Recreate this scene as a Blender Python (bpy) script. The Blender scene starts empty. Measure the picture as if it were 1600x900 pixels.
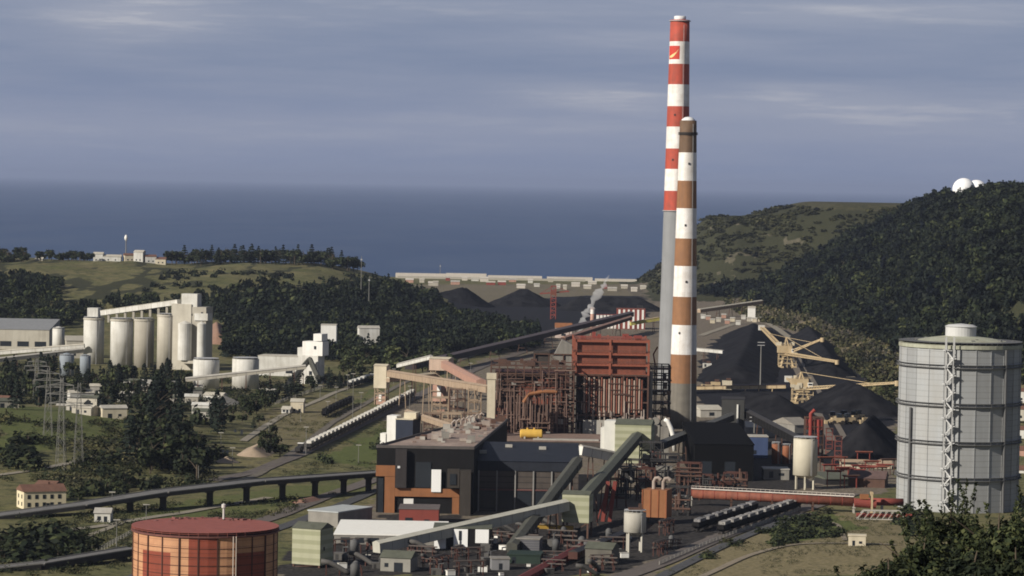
import bpy, math, random
import numpy as np
from mathutils import Vector, Matrix
random.seed(11)
rng = np.random.default_rng(11)
sc = bpy.context.scene
COL = sc.collection
R = math.radians

# ------------------------------------------------------------------ camera
CAMZ, FPX = 137.0, 5000.0
PITCH, ROLL = math.atan(163.5/FPX), R(1.04)
_F = Vector((0, math.cos(PITCH), -math.sin(PITCH)))
_U = Vector((0, math.sin(PITCH), math.cos(PITCH)))
_X = Vector((1, 0, 0))
_RC = _X*math.cos(ROLL) + _U*math.sin(ROLL)
_UC = -_X*math.sin(ROLL) + _U*math.cos(ROLL)
CAM = Vector((0, 0, CAMZ))
cam_d = bpy.data.cameras.new('camera'); cam = bpy.data.objects.new('camera', cam_d); COL.objects.link(cam)
cam_d.sensor_width = 36; cam_d.lens = 36*FPX/1600; cam_d.clip_start = 1; cam_d.clip_end = 400000
m3 = Matrix((_RC, _UC, -_F)).transposed()
cam.matrix_world = Matrix.Translation(CAM) @ m3.to_4x4()
sc.camera = cam

# survey helpers: where a bearing and a distance (or a height) put a thing on the ground
def ray(px, py):
    d = _F*FPX + _RC*(px-800) + _UC*(450-py)
    return d/d.y
def A(px, py, D): return CAM + ray(px, py)*D
def G(px, py, z=0.0):
    d = ray(px, py); return CAM + d*((z-CAMZ)/d.z)
def S(D): return FPX/D
def DZ(py, px=800, z=0.0): return G(px, py, z).y
def ZT(px, py, D): return A(px, py, D).z

# ------------------------------------------------------------------ terrain
def ss(a, b, t):
    t = np.clip((np.asarray(t, float)-a)/(b-a), 0, 1); return t*t*(3-2*t)
def _h(ix, iy):
    n = np.sin(ix*127.1+iy*311.7)*43758.5453; return n-np.floor(n)
def vnoise(x, y):
    ix, iy = np.floor(x), np.floor(y); fx, fy = x-ix, y-iy
    fx = fx*fx*(3-2*fx); fy = fy*fy*(3-2*fy)
    a, b, c, d = _h(ix, iy), _h(ix+1, iy), _h(ix, iy+1), _h(ix+1, iy+1)
    return (a*(1-fx)+b*fx)*(1-fy)+(c*(1-fx)+d*fx)*fy
def fbm(x, y, o=4):
    s, a = 0, .5
    for i in range(o):
        s = s+a*vnoise(x, y); x, y, a = x*2.03+17.3, y*2.03+5.1, a*.5
    return s
def T(x, y):
    x = np.asarray(x, float); y = np.asarray(y, float)
    near = np.where(y < 420, 133.5-0.133*y, 77.6*(1-ss(420, 900, y)))
    near = near*(1+.0*x)
    n1 = fbm(x/90., y/120.)-.5; n2 = fbm(x/30.+9, y/40.)-.5
    hL = 46*ss(2480, 3350, y)*(1-ss(3480, 3900, y))*(1-ss(-225, -5, x))
    hL = hL*(1+.25*n1+.06*n2)
    xf = 285-60*ss(3000, 3800, y); W = 210+120*ss(3000, 3800, y)
    hR = 131*ss(0, 1, (x-xf)/W)*ss(2000, 2500, y)*(1-ss(3850, 4120, y))
    hR = hR*(1+.10*n1+.03*n2)
    hH = (92*ss(0, 1, (x-168)/125)+27*ss(300, 430, x))*ss(3750, 4150, y)*(1-ss(4560, 4900, y))
    hH = hH*(1+.2*n1*(1-ss(330, 430, x))+.10*n2*(1-ss(300, 400, x)))
    knoll = 14*np.exp(-((x+270)/100)**2-((y-1640)/190)**2)
    mead = 4*np.exp(-((x-150)/70)**2-((y-1180)/90)**2)
    base = -16*ss(4590, 4680, y)*(1-ss(140, 200, x))-16*ss(4700, 4950, y)*ss(140, 200, x)
    small = (n1*1.2+n2*.5)*ss(900, 1000, y)*(1-ss(4300, 4500, y))*np.where((x > -60) & (y < 2000), .15, 1)
    return near+base+small+np.maximum(np.maximum(hL, hR), hH)+knoll+mead
def tz(x, y): return float(T(x, y))
def GT(px, py):
    d = ray(px, py); lo, st = 900.0, 6.0; D = lo
    while D < 5200:
        p = CAM+d*D
        if p.z <= tz(p.x, p.y):
            a, b = D-st, D
            for _ in range(14):
                m = (a+b)/2; q = CAM+d*m
                if q.z <= tz(q.x, q.y): b = m
                else: a = m
            q = CAM+d*b; return Vector((q.x, q.y, tz(q.x, q.y)))
        D += st
    return G(px, py, 0)

# ------------------------------------------------------------------ object helpers
def tag(o, label=None, cat=None, group=None, kind=None):
    if label: o['label'] = label
    if cat: o['category'] = cat
    if group: o['group'] = group
    if kind: o['kind'] = kind
    return o
def thing(name, label, cat, loc=(0, 0, 0), rz=0.0, group=None):
    o = bpy.data.objects.new(name, None); COL.objects.link(o)
    o.location = loc; o.rotation_euler = (0, 0, rz); o.empty_display_size = 1
    return tag(o, label, cat, group)
class MB:
    def __init__(s): s.v = []; s.f = []; s.m = []
    def add(s, vs, fs, mi=0):
        b = len(s.v); s.v += [tuple(v) for v in vs]
        for f in fs: s.f.append([b+i for i in f]); s.m.append(mi)
        return s
    def box(s, cx, cy, cz, sx, sy, sz, rz=0.0, mi=0):   # centre x, y, BOTTOM z
        c, n = math.cos(rz), math.sin(rz); vs = []
        for z in (cz, cz+sz):
            for (a, b) in ((-1, -1), (1, -1), (1, 1), (-1, 1)):
                x, y = a*sx/2, b*sy/2
                vs.append((cx+x*c-y*n, cy+x*n+y*c, z))
        return s.add(vs, [(3, 2, 1, 0), (4, 5, 6, 7), (0, 1, 5, 4), (1, 2, 6, 5), (2, 3, 7, 6), (3, 0, 4, 7)], mi)
    def beam(s, p, q, w, h=None, mi=0):
        h = h or w; p = Vector(p); q = Vector(q); d = (q-p)
        if d.length < 1e-6: return s
        d.normalize(); up = Vector((0, 0, 1)) if abs(d.z) < .98 else Vector((0, 1, 0))
        r = d.cross(up).normalized(); u = r.cross(d).normalized(); vs = []
        for e in (p, q):
            for (a, b) in ((-1, -1), (1, -1), (1, 1), (-1, 1)): vs.append(e+r*(a*w/2)+u*(b*h/2))
        return s.add(vs, [(0, 1, 2, 3), (7, 6, 5, 4), (1, 0, 4, 5), (2, 1, 5, 6), (3, 2, 6, 7), (0, 3, 7, 4)], mi)
    def tube(s, pts, r, n=8, mi=0, cap=True):
        pts = [Vector(p) for p in pts]; rs = r if isinstance(r, (list, tuple)) else [r]*len(pts); vs = []; fs = []
        ref = None
        for i, p in enumerate(pts):
            d = (pts[min(i+1, len(pts)-1)]-pts[max(i-1, 0)]).normalized()
            if ref is None:
                ref = d.cross(Vector((0, 0, 1)) if abs(d.z) < .9 else Vector((1, 0, 0))).normalized()
            a = (ref-d*ref.dot(d)).normalized(); ref = a; b = d.cross(a)
            for k in range(n):
                t = 2*math.pi*k/n; vs.append(p+(a*math.cos(t)+b*math.sin(t))*rs[i])
        for i in range(len(pts)-1):
            for k in range(n):
                k2 = (k+1) % n; fs.append((i*n+k, i*n+k2, (i+1)*n+k2, (i+1)*n+k))
        if cap:
            fs.append(tuple(range(n-1, -1, -1))); fs.append(tuple((len(pts)-1)*n+k for k in range(n)))
        return s.add(vs, fs, mi)
    def lathe(s, prof, n=32, cx=0, cy=0, mis=None, a0=0.0):  # prof: (r, z) list bottom to top
        vs = []; b = len(s.v)
        for (r, z) in prof:
            for k in range(n):
                t = a0+2*math.pi*k/n; vs.append((cx+r*math.cos(t), cy+r*math.sin(t), z))
        s.v += vs
        for i in range(len(prof)-1):
            for k in range(n):
                k2 = (k+1) % n
                s.f.append([b+i*n+k, b+i*n+k2, b+(i+1)*n+k2, b+(i+1)*n+k]); s.m.append(mis[i] if mis else 0)
        if prof[-1][0] > 1e-4: s.f.append([b+(len(prof)-1)*n+k for k in range(n)]); s.m.append(mis[-1] if mis else 0)
        if prof[0][0] > 1e-4: s.f.append([b+k for k in range(n-1, -1, -1)]); s.m.append(mis[0] if mis else 0)
        return s
    def prism(s, poly, z0, z1, mi=0):
        n = len(poly); ar = sum(poly[i][0]*poly[(i+1) % n][1]-poly[(i+1) % n][0]*poly[i][1] for i in range(n))
        if ar < 0: poly = poly[::-1]
        vs = [(x, y, z0) for x, y in poly]+[(x, y, z1) for x, y in poly]
        fs = [tuple(range(n-1, -1, -1)), tuple(range(n, 2*n))]+[(i, (i+1) % n, n+(i+1) % n, n+i) for i in range(n)]
        return s.add(vs, fs, mi)
    def gable(s, cx, cy, z, sx, sy, h, rz=0.0, ov=0.4, mi=0):   # ridge along local x
        c, n = math.cos(rz), math.sin(rz)
        def w(x, y, zz): return (cx+x*c-y*n, cy+x*n+y*c, zz)
        a, b = sx/2+ov, sy/2+ov
        vs = [w(-a, -b, z), w(a, -b, z), w(a, b, z), w(-a, b, z), w(-a, 0, z+h), w(a, 0, z+h)]
        return s.add(vs, [(0, 1, 5, 4), (2, 3, 4, 5), (1, 2, 5), (3, 0, 4), (3, 2, 1, 0)], mi)
    def build(s, name, mats, parent=None, loc=None, rz=0.0, smooth=False):
        me = bpy.data.meshes.new(name); me.from_pydata(s.v, [], s.f)
        for m in (mats if isinstance(mats, (list, tuple)) else [mats]): me.materials.append(m)
        if any(s.m): me.polygons.foreach_set('material_index', s.m)
        if smooth: me.polygons.foreach_set('use_smooth', [True]*len(me.polygons))
        me.update(); o = bpy.data.objects.new(name, me); COL.objects.link(o)
        if parent is not None: o.parent = parent
        if loc is not None: o.location = loc
        if rz: o.rotation_euler.z = rz
        return o
def dup(root, loc=None, rz=None, label=None, group=None, scale=None):
    r = root.copy(); COL.objects.link(r)
    if loc is not None: r.location = loc
    if rz is not None: r.rotation_euler.z = rz
    if scale is not None: r.scale = scale if isinstance(scale, (tuple, list)) else (scale,)*3
    if label: r['label'] = label
    if group: r['group'] = group
    for ch in list(root.children):
        c = ch.copy(); COL.objects.link(c); c.parent = r
        for g in list(ch.children):
            d = g.copy(); COL.objects.link(d); d.parent = c
    return r
def np_mesh(name, V, nper, mats, fid=None, tint=None):      # V (k*nper,3): separate nper-gons
    me = bpy.data.meshes.new(name); nv = len(V); nf = nv//nper
    me.vertices.add(nv); me.vertices.foreach_set('co', np.ascontiguousarray(V, np.float32).ravel())
    me.loops.add(nv); me.loops.foreach_set('vertex_index', np.arange(nv, dtype=np.int32))
    me.polygons.add(nf); me.polygons.foreach_set('loop_start', np.arange(0, nv, nper, dtype=np.int32))
    me.polygons.foreach_set('loop_total', np.full(nf, nper, np.int32))
    for m in mats: me.materials.append(m)
    if fid is not None: me.polygons.foreach_set('material_index', np.asarray(fid, np.int32))
    if tint is not None: me.attributes.new('tint', 'FLOAT', 'FACE').data.foreach_set('value', np.asarray(tint, np.float32))
    me.update(calc_edges=True)
    return me

# ------------------------------------------------------------------ materials
def nd(nt, t, **kw):
    n = nt.nodes.new(t)
    for k, v in kw.items(): setattr(n, k, v)
    return n
def newmat(name):
    m = bpy.data.materials.new(name); m.use_nodes = True; nt = m.node_tree
    b = nt.nodes['Principled BSDF']; b.inputs['Specular IOR Level'].default_value = .25
    return m, nt, b
def mixc(nt, fac, a, b, blend='MIX'):
    n = nd(nt, 'ShaderNodeMix', data_type='RGBA', blend_type=blend)
    for s, v in ((n.inputs[0], fac), (n.inputs[6], a), (n.inputs[7], b)):
        if hasattr(v, 'is_linked') or hasattr(v, 'links'): nt.links.new(v, s)
        elif isinstance(v, (int, float)): s.default_value = v
        else: s.default_value = (*v[:3], 1)
    return n.outputs[2]
def ramp(nt, src, stops):
    r = nd(nt, 'ShaderNodeValToRGB'); el = r.color_ramp.elements
    while len(el) < len(stops): el.new(.5)
    for e, (p, c) in zip(el, stops): e.position = p; e.color = (*c[:3], 1) if isinstance(c, (tuple, list)) else (c, c, c, 1)
    nt.links.new(src, r.inputs[0]); return r.outputs[0]
def noise(nt, scale, vec=None, detail=4, rough=.55, sxyz=None):
    n = nd(nt, 'ShaderNodeTexNoise'); n.inputs['Scale'].default_value = scale
    n.inputs['Detail'].default_value = detail; n.inputs['Roughness'].default_value = rough
    if vec is None: vec = nd(nt, 'ShaderNodeNewGeometry').outputs['Position']
    if sxyz:
        mp = nd(nt, 'ShaderNodeMapping'); mp.inputs['Scale'].default_value = sxyz; nt.links.new(vec, mp.inputs[0]); vec = mp.outputs[0]
    nt.links.new(vec, n.inputs['Vector']); return n.outputs[0]
def math_(nt, op, a, b=None, c=None, clamp=False):
    n = nd(nt, 'ShaderNodeMath', operation=op); n.use_clamp = clamp
    for s, v in zip(n.inputs, (a, b, c)):
        if v is None: continue
        if isinstance(v, (int, float)): s.default_value = v
        else: nt.links.new(v, s)
    return n.outputs[0]
MATS = {}
def M(name, col, dirt=None, amt=.35, rough=.7, scale=.25, metal=0.0, band=None, bandcol=None, seam=None, seamcol=None, spec=.25, streak=.5):
    """weathered paint or stone: base colour, blotches, rain streaks; band = horizontal sheet bands (period m); seam = thin joints (period m)"""
    if name in MATS: return MATS[name]
    m, nt, b = newmat(name)
    pos = nd(nt, 'ShaderNodeNewGeometry').outputs['Position']
    dirt = dirt or tuple(c*.55 for c in col)
    c = tuple(col)
    if band:
        w = nd(nt, 'ShaderNodeSeparateXYZ'); nt.links.new(pos, w.inputs[0])
        f = math_(nt, 'FRACT', math_(nt, 'DIVIDE', w.outputs[2], band))
        f = ramp(nt, f, ((0, 0.0), (.45, 0.0), (.55, 1.0), (.95, 1.0), (1, 0.0)))
        c = mixc(nt, f, c, bandcol)
    if seam:
        w = nd(nt, 'ShaderNodeSeparateXYZ'); nt.links.new(pos, w.inputs[0])
        f = math_(nt, 'FRACT', math_(nt, 'DIVIDE', w.outputs[2], seam))
        f = math_(nt, 'LESS_THAN', f, .14)
        c = mixc(nt, f, c, seamcol or tuple(x*.5 for x in col))
    f1 = ramp(nt, noise(nt, scale, pos, 5), ((.35, 0.0), (.7, 1.0)))
    c = mixc(nt, math_(nt, 'MULTIPLY', f1, amt), c, dirt)
    f2 = ramp(nt, noise(nt, streak, pos, 4, sxyz=(1, 1, .07)), ((.45, 0.0), (.75, 1.0)))
    c = mixc(nt, math_(nt, 'MULTIPLY', f2, amt*.8), c, tuple(x*.7 for x in dirt))
    nt.links.new(c, b.inputs['Base Color'])
    b.inputs['Roughness'].default_value = rough; b.inputs['Metallic'].default_value = metal
    b.inputs['Specular IOR Level'].default_value = spec
    MATS[name] = m; return m

def leafmat(name, c0, c1, c2):
    m, nt, b = newmat(name); g = nd(nt, 'ShaderNodeNewGeometry')
    c = ramp(nt, g.outputs['Random Per Island'], ((0, c0), (.55, c1), (1, c2)))
    n = ramp(nt, noise(nt, .05, g.outputs['Position'], 3), ((.35, .55), (.7, 1.25)))
    c = mixc(nt, 1.0, c, n, 'MULTIPLY')
    at = nd(nt, 'ShaderNodeAttribute', attribute_name='tint').outputs['Fac']; ri = nd(nt, 'ShaderNodeObjectInfo').outputs['Random']
    k = math_(nt, 'ADD', at, math_(nt, 'MULTIPLY_ADD', ri, .5, -.25)); v = math_(nt, 'ADD', k, 1.0)
    cv = nd(nt, 'ShaderNodeCombineColor'); nt.links.new(math_(nt, 'MULTIPLY_ADD', k, 1.1, 1.0), cv.inputs[0]); nt.links.new(v, cv.inputs[1]); nt.links.new(math_(nt, 'MULTIPLY_ADD', k, .6, 1.0), cv.inputs[2])
    c = mixc(nt, 1.0, c, cv.outputs[0], 'MULTIPLY'); nt.links.new(c, b.inputs['Base Color'])
    b.inputs['Roughness'].default_value = .75; b.inputs['Specular IOR Level'].default_value = .12
    return m
LEAF = leafmat('leaf_broad', (.009, .014, .007), (.023, .031, .014), (.052, .058, .024))
LEAFL = leafmat('leaf_light', (.03, .042, .018), (.06, .072, .03), (.10, .105, .042))
LEAFP = leafmat('leaf_pine', (.007, .011, .008), (.011, .017, .012), (.019, .026, .016))
LEAFD = leafmat('leaf_forest', (.008, .012, .008), (.013, .018, .011), (.022, .026, .014))
LEAFS = leafmat('leaf_scrub', (.025, .028, .014), (.055, .056, .026), (.10, .09, .045))
BARK = M('bark', (.09, .07, .05), rough=.9)

# ------------------------------------------------------------------ light and sky
SUN_AZ, SUN_EL = R(-126), R(28)     # bearing from the view axis (+Y), clockwise
sdir = Vector((math.sin(SUN_AZ)*math.cos(SUN_EL), math.cos(SUN_AZ)*math.cos(SUN_EL), math.sin(SUN_EL)))
sl = bpy.data.lights.new('sun', 'SUN'); sl.energy = 5.0; sl.angle = R(.5); sl.color = (1, .93, .82)
so = bpy.data.objects.new('sun', sl); COL.objects.link(so); so.rotation_euler = (-sdir).to_track_quat('-Z', 'Y').to_euler()
so.location = (0, 0, 400)
w = bpy.data.worlds.new('World'); sc.world = w; w.use_nodes = True; nt = w.node_tree
bg = nt.nodes['Background']; sky = nd(nt, 'ShaderNodeTexSky', sky_type='NISHITA'); sky.sun_disc = False
sky.sun_elevation = SUN_EL; sky.sun_rotation = SUN_AZ; sky.altitude = 130; sky.air_density = 1; sky.dust_density = 1.5
tc = nd(nt, 'ShaderNodeTexCoord').outputs['Generated']
sep = nd(nt, 'ShaderNodeSeparateXYZ'); nt.links.new(tc, sep.inputs[0])
el = sep.outputs[2]
# layered grey-blue overcast: deck colour by elevation, long thin cloud banks
deck = ramp(nt, math_(nt, 'MULTIPLY_ADD', el, 10.0, .2), ((0, (2.3, 2.75, 4.0)), (.2, (2.45, 2.9, 4.15)), (.36, (2.55, 3.0, 4.25)), (.55, (2.15, 2.65, 3.85)), (.8, (2.25, 2.7, 3.8)), (1, (2.5, 2.85, 3.8))))
n1 = noise(nt, 1.0, tc, 6, .6, sxyz=(9, 9, 95))
n2 = noise(nt, 1.0, tc, 7, .62, sxyz=(22, 22, 240))
big = ramp(nt, n1, ((.38, 0.0), (.66, 1.0)))
fine = ramp(nt, n2, ((.48, 0.0), (.74, 1.0)))
def bank(az, e, wa, we, amp):   # a cloud bank at a bearing (x/y) and elevation, frayed by noise
    a = math_(nt, 'DIVIDE', math_(nt, 'SUBTRACT', sep.outputs[0], az), wa)
    b = math_(nt, 'DIVIDE', math_(nt, 'SUBTRACT', el, e), we)
    r2 = math_(nt, 'ADD', math_(nt, 'MULTIPLY', a, a), math_(nt, 'MULTIPLY', b, b))
    g = math_(nt, 'EXPONENT', math_(nt, 'MULTIPLY', r2, -1.0))
    return math_(nt, 'MULTIPLY', g, amp)
banks = None
for args in ((-.120, .0490, .024, .0065, 1.5), (-.095, .050, .05, .007, .7), (.095, .0262, .055, .0050, 1.5), (.022, .0285, .024, .0035, 1.3),
             (.115, .0545, .07, .0045, 1.2), (.15, .020, .05, .005, .9), (-.12, .012, .09, .007, .5), (.04, .045, .03, .003, .6), (-.03, .0535, .05, .003, .6), (.0, .018, .06, .006, .5)):
    g = bank(*args); banks = g if banks is None else math_(nt, 'ADD', banks, g)
tex = math_(nt, 'ADD', math_(nt, 'MULTIPLY', fine, .65), .30)
bk = math_(nt, 'MULTIPLY', banks, tex, clamp=True)
deck = mixc(nt, math_(nt, 'MULTIPLY', big, .6), deck, (3.2, 3.5, 4.45))
deck = mixc(nt, math_(nt, 'MULTIPLY', bk, .85), deck, (5.0, 5.0, 5.4))
deck = mixc(nt, 1.0, deck, ramp(nt, el, ((0, 1.0), (.09, 1.0), (.4, .5), (1, .42))), 'MULTIPLY')  # unseen sky overhead dimmed to hold down the fill light
deck = mixc(nt, 1.0, deck, (.875, .895, .955), 'MULTIPLY')
mx = mixc(nt, .93, sky.outputs[0], deck)
nt.links.new(mx, bg.inputs[0]); bg.inputs[1].default_value = .088
sc.view_settings.view_transform = 'Standard'; sc.view_settings.look = 'None'; sc.view_settings.exposure = .25; sc.view_settings.gamma = 1
sc.cycles.use_denoising = True; sc.cycles.filter_width = 1.8
sc.cycles.max_bounces = 4; sc.cycles.diffuse_bounces = 2; sc.cycles.glossy_bounces = 2; sc.cycles.volume_bounces = 1
sc.cycles.transparent_max_bounces = 6; sc.render.use_persistent_data = False

# ------------------------------------------------------------------ ground sheet
xs = np.concatenate([np.arange(-1500, -600, 40.), np.arange(-600, 600, 4.), np.arange(600, 1501, 40.)])
ys = np.concatenate([np.arange(-60, 900, 15.), np.arange(900, 2500, 5.), np.arange(2500, 5101, 9.)])
XX, YY = np.meshgrid(xs, ys); ZZ = T(XX, YY)
nx, ny = len(xs), len(ys)
idx = np.arange(nx*ny).reshape(ny, nx)
Q = np.stack([idx[:-1, :-1], idx[:-1, 1:], idx[1:, 1:], idx[1:, :-1]], -1).reshape(-1, 4)
me = bpy.data.meshes.new('ground'); me.vertices.add(nx*ny)
me.vertices.foreach_set('co', np.stack([XX, YY, ZZ], -1).astype(np.float32).ravel())
me.loops.add(Q.size); me.loops.foreach_set('vertex_index', Q.astype(np.int32).ravel())
me.polygons.add(len(Q)); me.polygons.foreach_set('loop_start', np.arange(0, Q.size, 4, dtype=np.int32)); me.polygons.foreach_set('loop_total', np.full(len(Q), 4, np.int32))
me.polygons.foreach_set('use_smooth', np.ones(len(Q), bool))
me.update(calc_edges=True)
def inpoly(P, x, y):
    x = x.ravel(); y = y.ravel(); r = np.zeros(len(x), bool); n = len(P)
    for i in range(n):
        (x0, y0), (x1, y1) = P[i], P[(i+1) % n]
        if y0 == y1: continue
        c = (y0 > y) != (y1 > y); r ^= c & (x < (x1-x0)*(y-y0)/(y1-y0)+x0)
    return r
def gpoly(pts, flat=True): return [(p.x, p.y) for p in ((G(*q) if flat else GT(*q)) for q in pts)]
wx = XX+(fbm(XX/25., YY/40.)-.5)*26; wy = YY+(fbm(XX/25.+40, YY/40.+7)-.5)*50
mk = {k: np.zeros(nx*ny) for k in ('bare', 'coal', 'dry', 'green', 'rock', 'dark', 'heath')}
def paint(k, pts, v=1.0, flat=True): mk[k][inpoly(gpoly(pts, flat), wx, wy)] = v
# works area: grey brown made ground
paint('bare', [(600, 640), (700, 590), (760, 560), (850, 520), (1010, 470), (1200, 475), (1320, 560), (1410, 640), (1410, 760), (1250, 800), (1000, 905), (430, 905), (470, 860), (560, 780), (600, 750), (600, 690)], .8)
paint('bare', [(330, 700), (430, 610), (600, 585), (700, 545), (860, 520), (760, 562), (640, 615), (520, 690), (400, 750)], .5)
paint('bare', [(60, 600), (330, 590), (480, 590), (420, 630), (330, 665), (200, 655), (60, 640)], .55)
paint('bare', [(620, 444), (1010, 444), (1020, 480), (700, 480)], .7)
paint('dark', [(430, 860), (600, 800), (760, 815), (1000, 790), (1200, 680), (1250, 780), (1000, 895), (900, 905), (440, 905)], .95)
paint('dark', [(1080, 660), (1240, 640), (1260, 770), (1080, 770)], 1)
paint('coal', [(1092, 600), (1100, 540), (1160, 515), (1210, 510), (1270, 530), (1400, 590), (1400, 720), (1250, 700), (1180, 650), (1092, 640)], 1)
paint('coal', [(680, 500), (700, 478), (900, 462), (1010, 462), (1010, 500), (850, 520)], .85)
paint('dry', [(1000, 905), (1090, 870), (1250, 805), (1420, 800), (1420, 905)], 1)
paint('green', [(1190, 860), (1230, 810), (1290, 800), (1330, 830), (1280, 855)], 1)
paint('dry', [(370, 690), (430, 640), (520, 620), (600, 640), (470, 700), (430, 720)], .7)
paint('green', [(480, 720), (600, 660), (610, 700), (585, 735)], .8)
paint('green', [(520, 640), (590, 600), (610, 600), (560, 630)], .8)
paint('green', [(700, 600), (760, 560), (800, 560), (740, 600)], .8)
paint('green', [(-10, 660), (190, 662), (200, 705), (-10, 735)], .75)
paint('green', [(205, 800), (330, 775), (580, 752), (580, 765), (420, 800), (300, 830)], .7)
paint('dry', [(0, 690), (200, 660), (330, 690), (200, 740), (0, 730)], .45)
rr = (XX > 255) & (T(XX, YY) < 22+10*(fbm(XX/40., YY/60.)-.5)) & (YY > 2000) & (YY < 3750); mk['dry'][rr.ravel()] = 1
hl = (XX < 30) & (YY > 2900) & (YY < 3700); f = fbm(XX/60.+3, YY/200.); mk['green'][(hl & (f > .56)).ravel()] = .5; mk['dry'][(hl & (f <= .40)).ravel()] = .5; mk['heath'][(hl & (f > .40) & (f < .5)).ravel()] = .8
cl = (XX > 150) & (YY > 3700); fr = fbm(XX/18., ZZ/22.+YY/60.); mk['rock'][(cl & (fr > .585) & (ZZ > 4) & (ZZ < 92)).ravel()] = .65
mk['dry'][(cl & (ZZ > 110)).ravel()] = .55
mk['heath'][((XX > 150) & (YY > 3700) & (ZZ <= 108)).ravel()] = 1; mk['heath'][((T(XX, YY) > 20) & (XX > 250) & (YY > 2000)).ravel()] = 1
mk['rock'][inpoly([(_p.x,_p.y) for _p in (GT(1304,424),GT(1322,424),GT(1318,408),GT(1310,408))], XX, YY)] = 1
ob = bpy.data.objects.new('ground', me); COL.objects.link(ob); tag(ob, kind='structure')
a1 = me.color_attributes.new('cover', 'FLOAT_COLOR', 'POINT'); a2 = me.color_attributes.new('cover2', 'FLOAT_COLOR', 'POINT')
a1.data.foreach_set('color', np.stack([mk['bare'], mk['coal'], mk['dry'], np.ones(nx*ny)], -1).astype(np.float32).ravel())
a2.data.foreach_set('color', np.stack([mk['green'], mk['rock'], mk['dark'], mk['heath']], -1).astype(np.float32).ravel())
gm, nt, b = newmat('ground_cover')
pos = nd(nt, 'ShaderNodeNewGeometry').outputs['Position']
def attr(n):
    a = nd(nt, 'ShaderNodeVertexColor', layer_name=n); s = nd(nt, 'ShaderNodeSeparateColor'); nt.links.new(a.outputs[0], s.inputs[0]); return list(s.outputs)+[a.outputs[1]]
c1, c2 = attr('cover'), attr('cover2')
nA = noise(nt, .02, pos, 6, .6); nB = noise(nt, .13, pos, 5, .65); nC = noise(nt, .6, pos, 3, .6)
grass = mixc(nt, ramp(nt, nA, ((.35, 0.0), (.65, 1.0))), (.096, .104, .040), (.180, .155, .076))
grass = mixc(nt, ramp(nt, nB, ((.48, 0.0), (.62, .85))), grass, (.034, .040, .018))
def over(c, mask, col, col2, k=.35):
    f = math_(nt, 'ADD', mask, math_(nt, 'MULTIPLY', math_(nt, 'SUBTRACT', nB, .5), k*2)); f = math_(nt, 'MULTIPLY', f, mask)
    f = ramp(nt, f, ((.25, 0.0), (.6, 1.0)))
    cc = mixc(nt, ramp(nt, nC, ((.38, 0.0), (.64, 1.0))), col, col2)
    return mixc(nt, f, c, cc)
grass = mixc(nt, ramp(nt, nC, ((.40, 0.0), (.66, .55))), grass, (.045, .046, .022))
grass = mixc(nt, ramp(nt, noise(nt, 1.7, pos, 2), ((.52, 0.0), (.70, .5))), grass, (.21, .18, .10))
grass = over(grass, c2[3], (.027, .031, .016), (.052, .050, .027), .1)
c = over(grass, c1[2], (.20, .165, .095), (.12, .105, .055), .5)
c = over(c, c2[0], (.10, .115, .038), (.066, .080, .027), .3)
c = over(c, c1[0], (.20, .165, .13), (.09, .078, .062), .9)
c = over(c, c2[1], (.20, .17, .12), (.11, .10, .075), .4)
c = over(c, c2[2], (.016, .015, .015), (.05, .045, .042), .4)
c = over(c, c1[1], (.010, .010, .013), (.018, .018, .022), .2)
nt.links.new(c, b.inputs['Base Color']); b.inputs['Roughness'].default_value = .9; b.inputs['Specular IOR Level'].default_value = .1
bm_ = nd(nt, 'ShaderNodeBump'); bm_.inputs['Strength'].default_value = .6; bm_.inputs['Distance'].default_value = 1.2
nt.links.new(nB, bm_.inputs['Height']); nt.links.new(bm_.outputs[0], b.inputs['Normal'])
me.materials.append(gm)

# sea: one sheet to the horizon
sm, nt, b = newmat('sea_water')
pos = nd(nt, 'ShaderNodeNewGeometry').outputs['Position']
n1 = noise(nt, 1.0, pos, 5, .6, sxyz=(.0006, .00016, .001)); n2 = noise(nt, 1.0, pos, 4, .6, sxyz=(.004, .0012, .01))
c = mixc(nt, ramp(nt, n1, ((.35, 0.0), (.65, 1.0))), (.036, .066, .142), (.05, .086, .170))
c = mixc(nt, ramp(nt, n2, ((.42, 0.0), (.66, .8))), c, (.058, .09, .165))
nt.links.new(c, b.inputs['Base Color']); b.inputs['Roughness'].default_value = .55; b.inputs['Specular IOR Level'].default_value = .22
bp = nd(nt, 'ShaderNodeBump'); bp.inputs['Strength'].default_value = .5; bp.inputs['Distance'].default_value = 2
nt.links.new(noise(nt, .05, pos, 4), bp.inputs['Height']); nt.links.new(bp.outputs[0], b.inputs['Normal'])
sea = MB().add([(-100000, 3300, -8), (100000, 3300, -8), (100000, 200000, -8), (-100000, 200000, -8)], [(0, 1, 2, 3)]).build('sea', sm)
tag(sea, kind='structure')
# haze
hm = bpy.data.materials.new('haze_air'); hm.use_nodes = True; nt = hm.node_tree; nt.nodes.remove(nt.nodes['Principled BSDF'])
pv = nd(nt, 'ShaderNodeVolumePrincipled'); pv.inputs['Color'].default_value = (.42, .49, .67, 1); pv.inputs['Density'].default_value = 2.3e-5; pv.inputs['Anisotropy'].default_value = .1
nt.links.new(pv.outputs[0], nt.nodes['Material Output'].inputs['Volume'])
hz = MB().box(0, 100000, -60, 220000, 220000, 360).build('haze', hm); tag(hz, kind='stuff')
sc.cycles.volume_step_rate = 1

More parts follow.
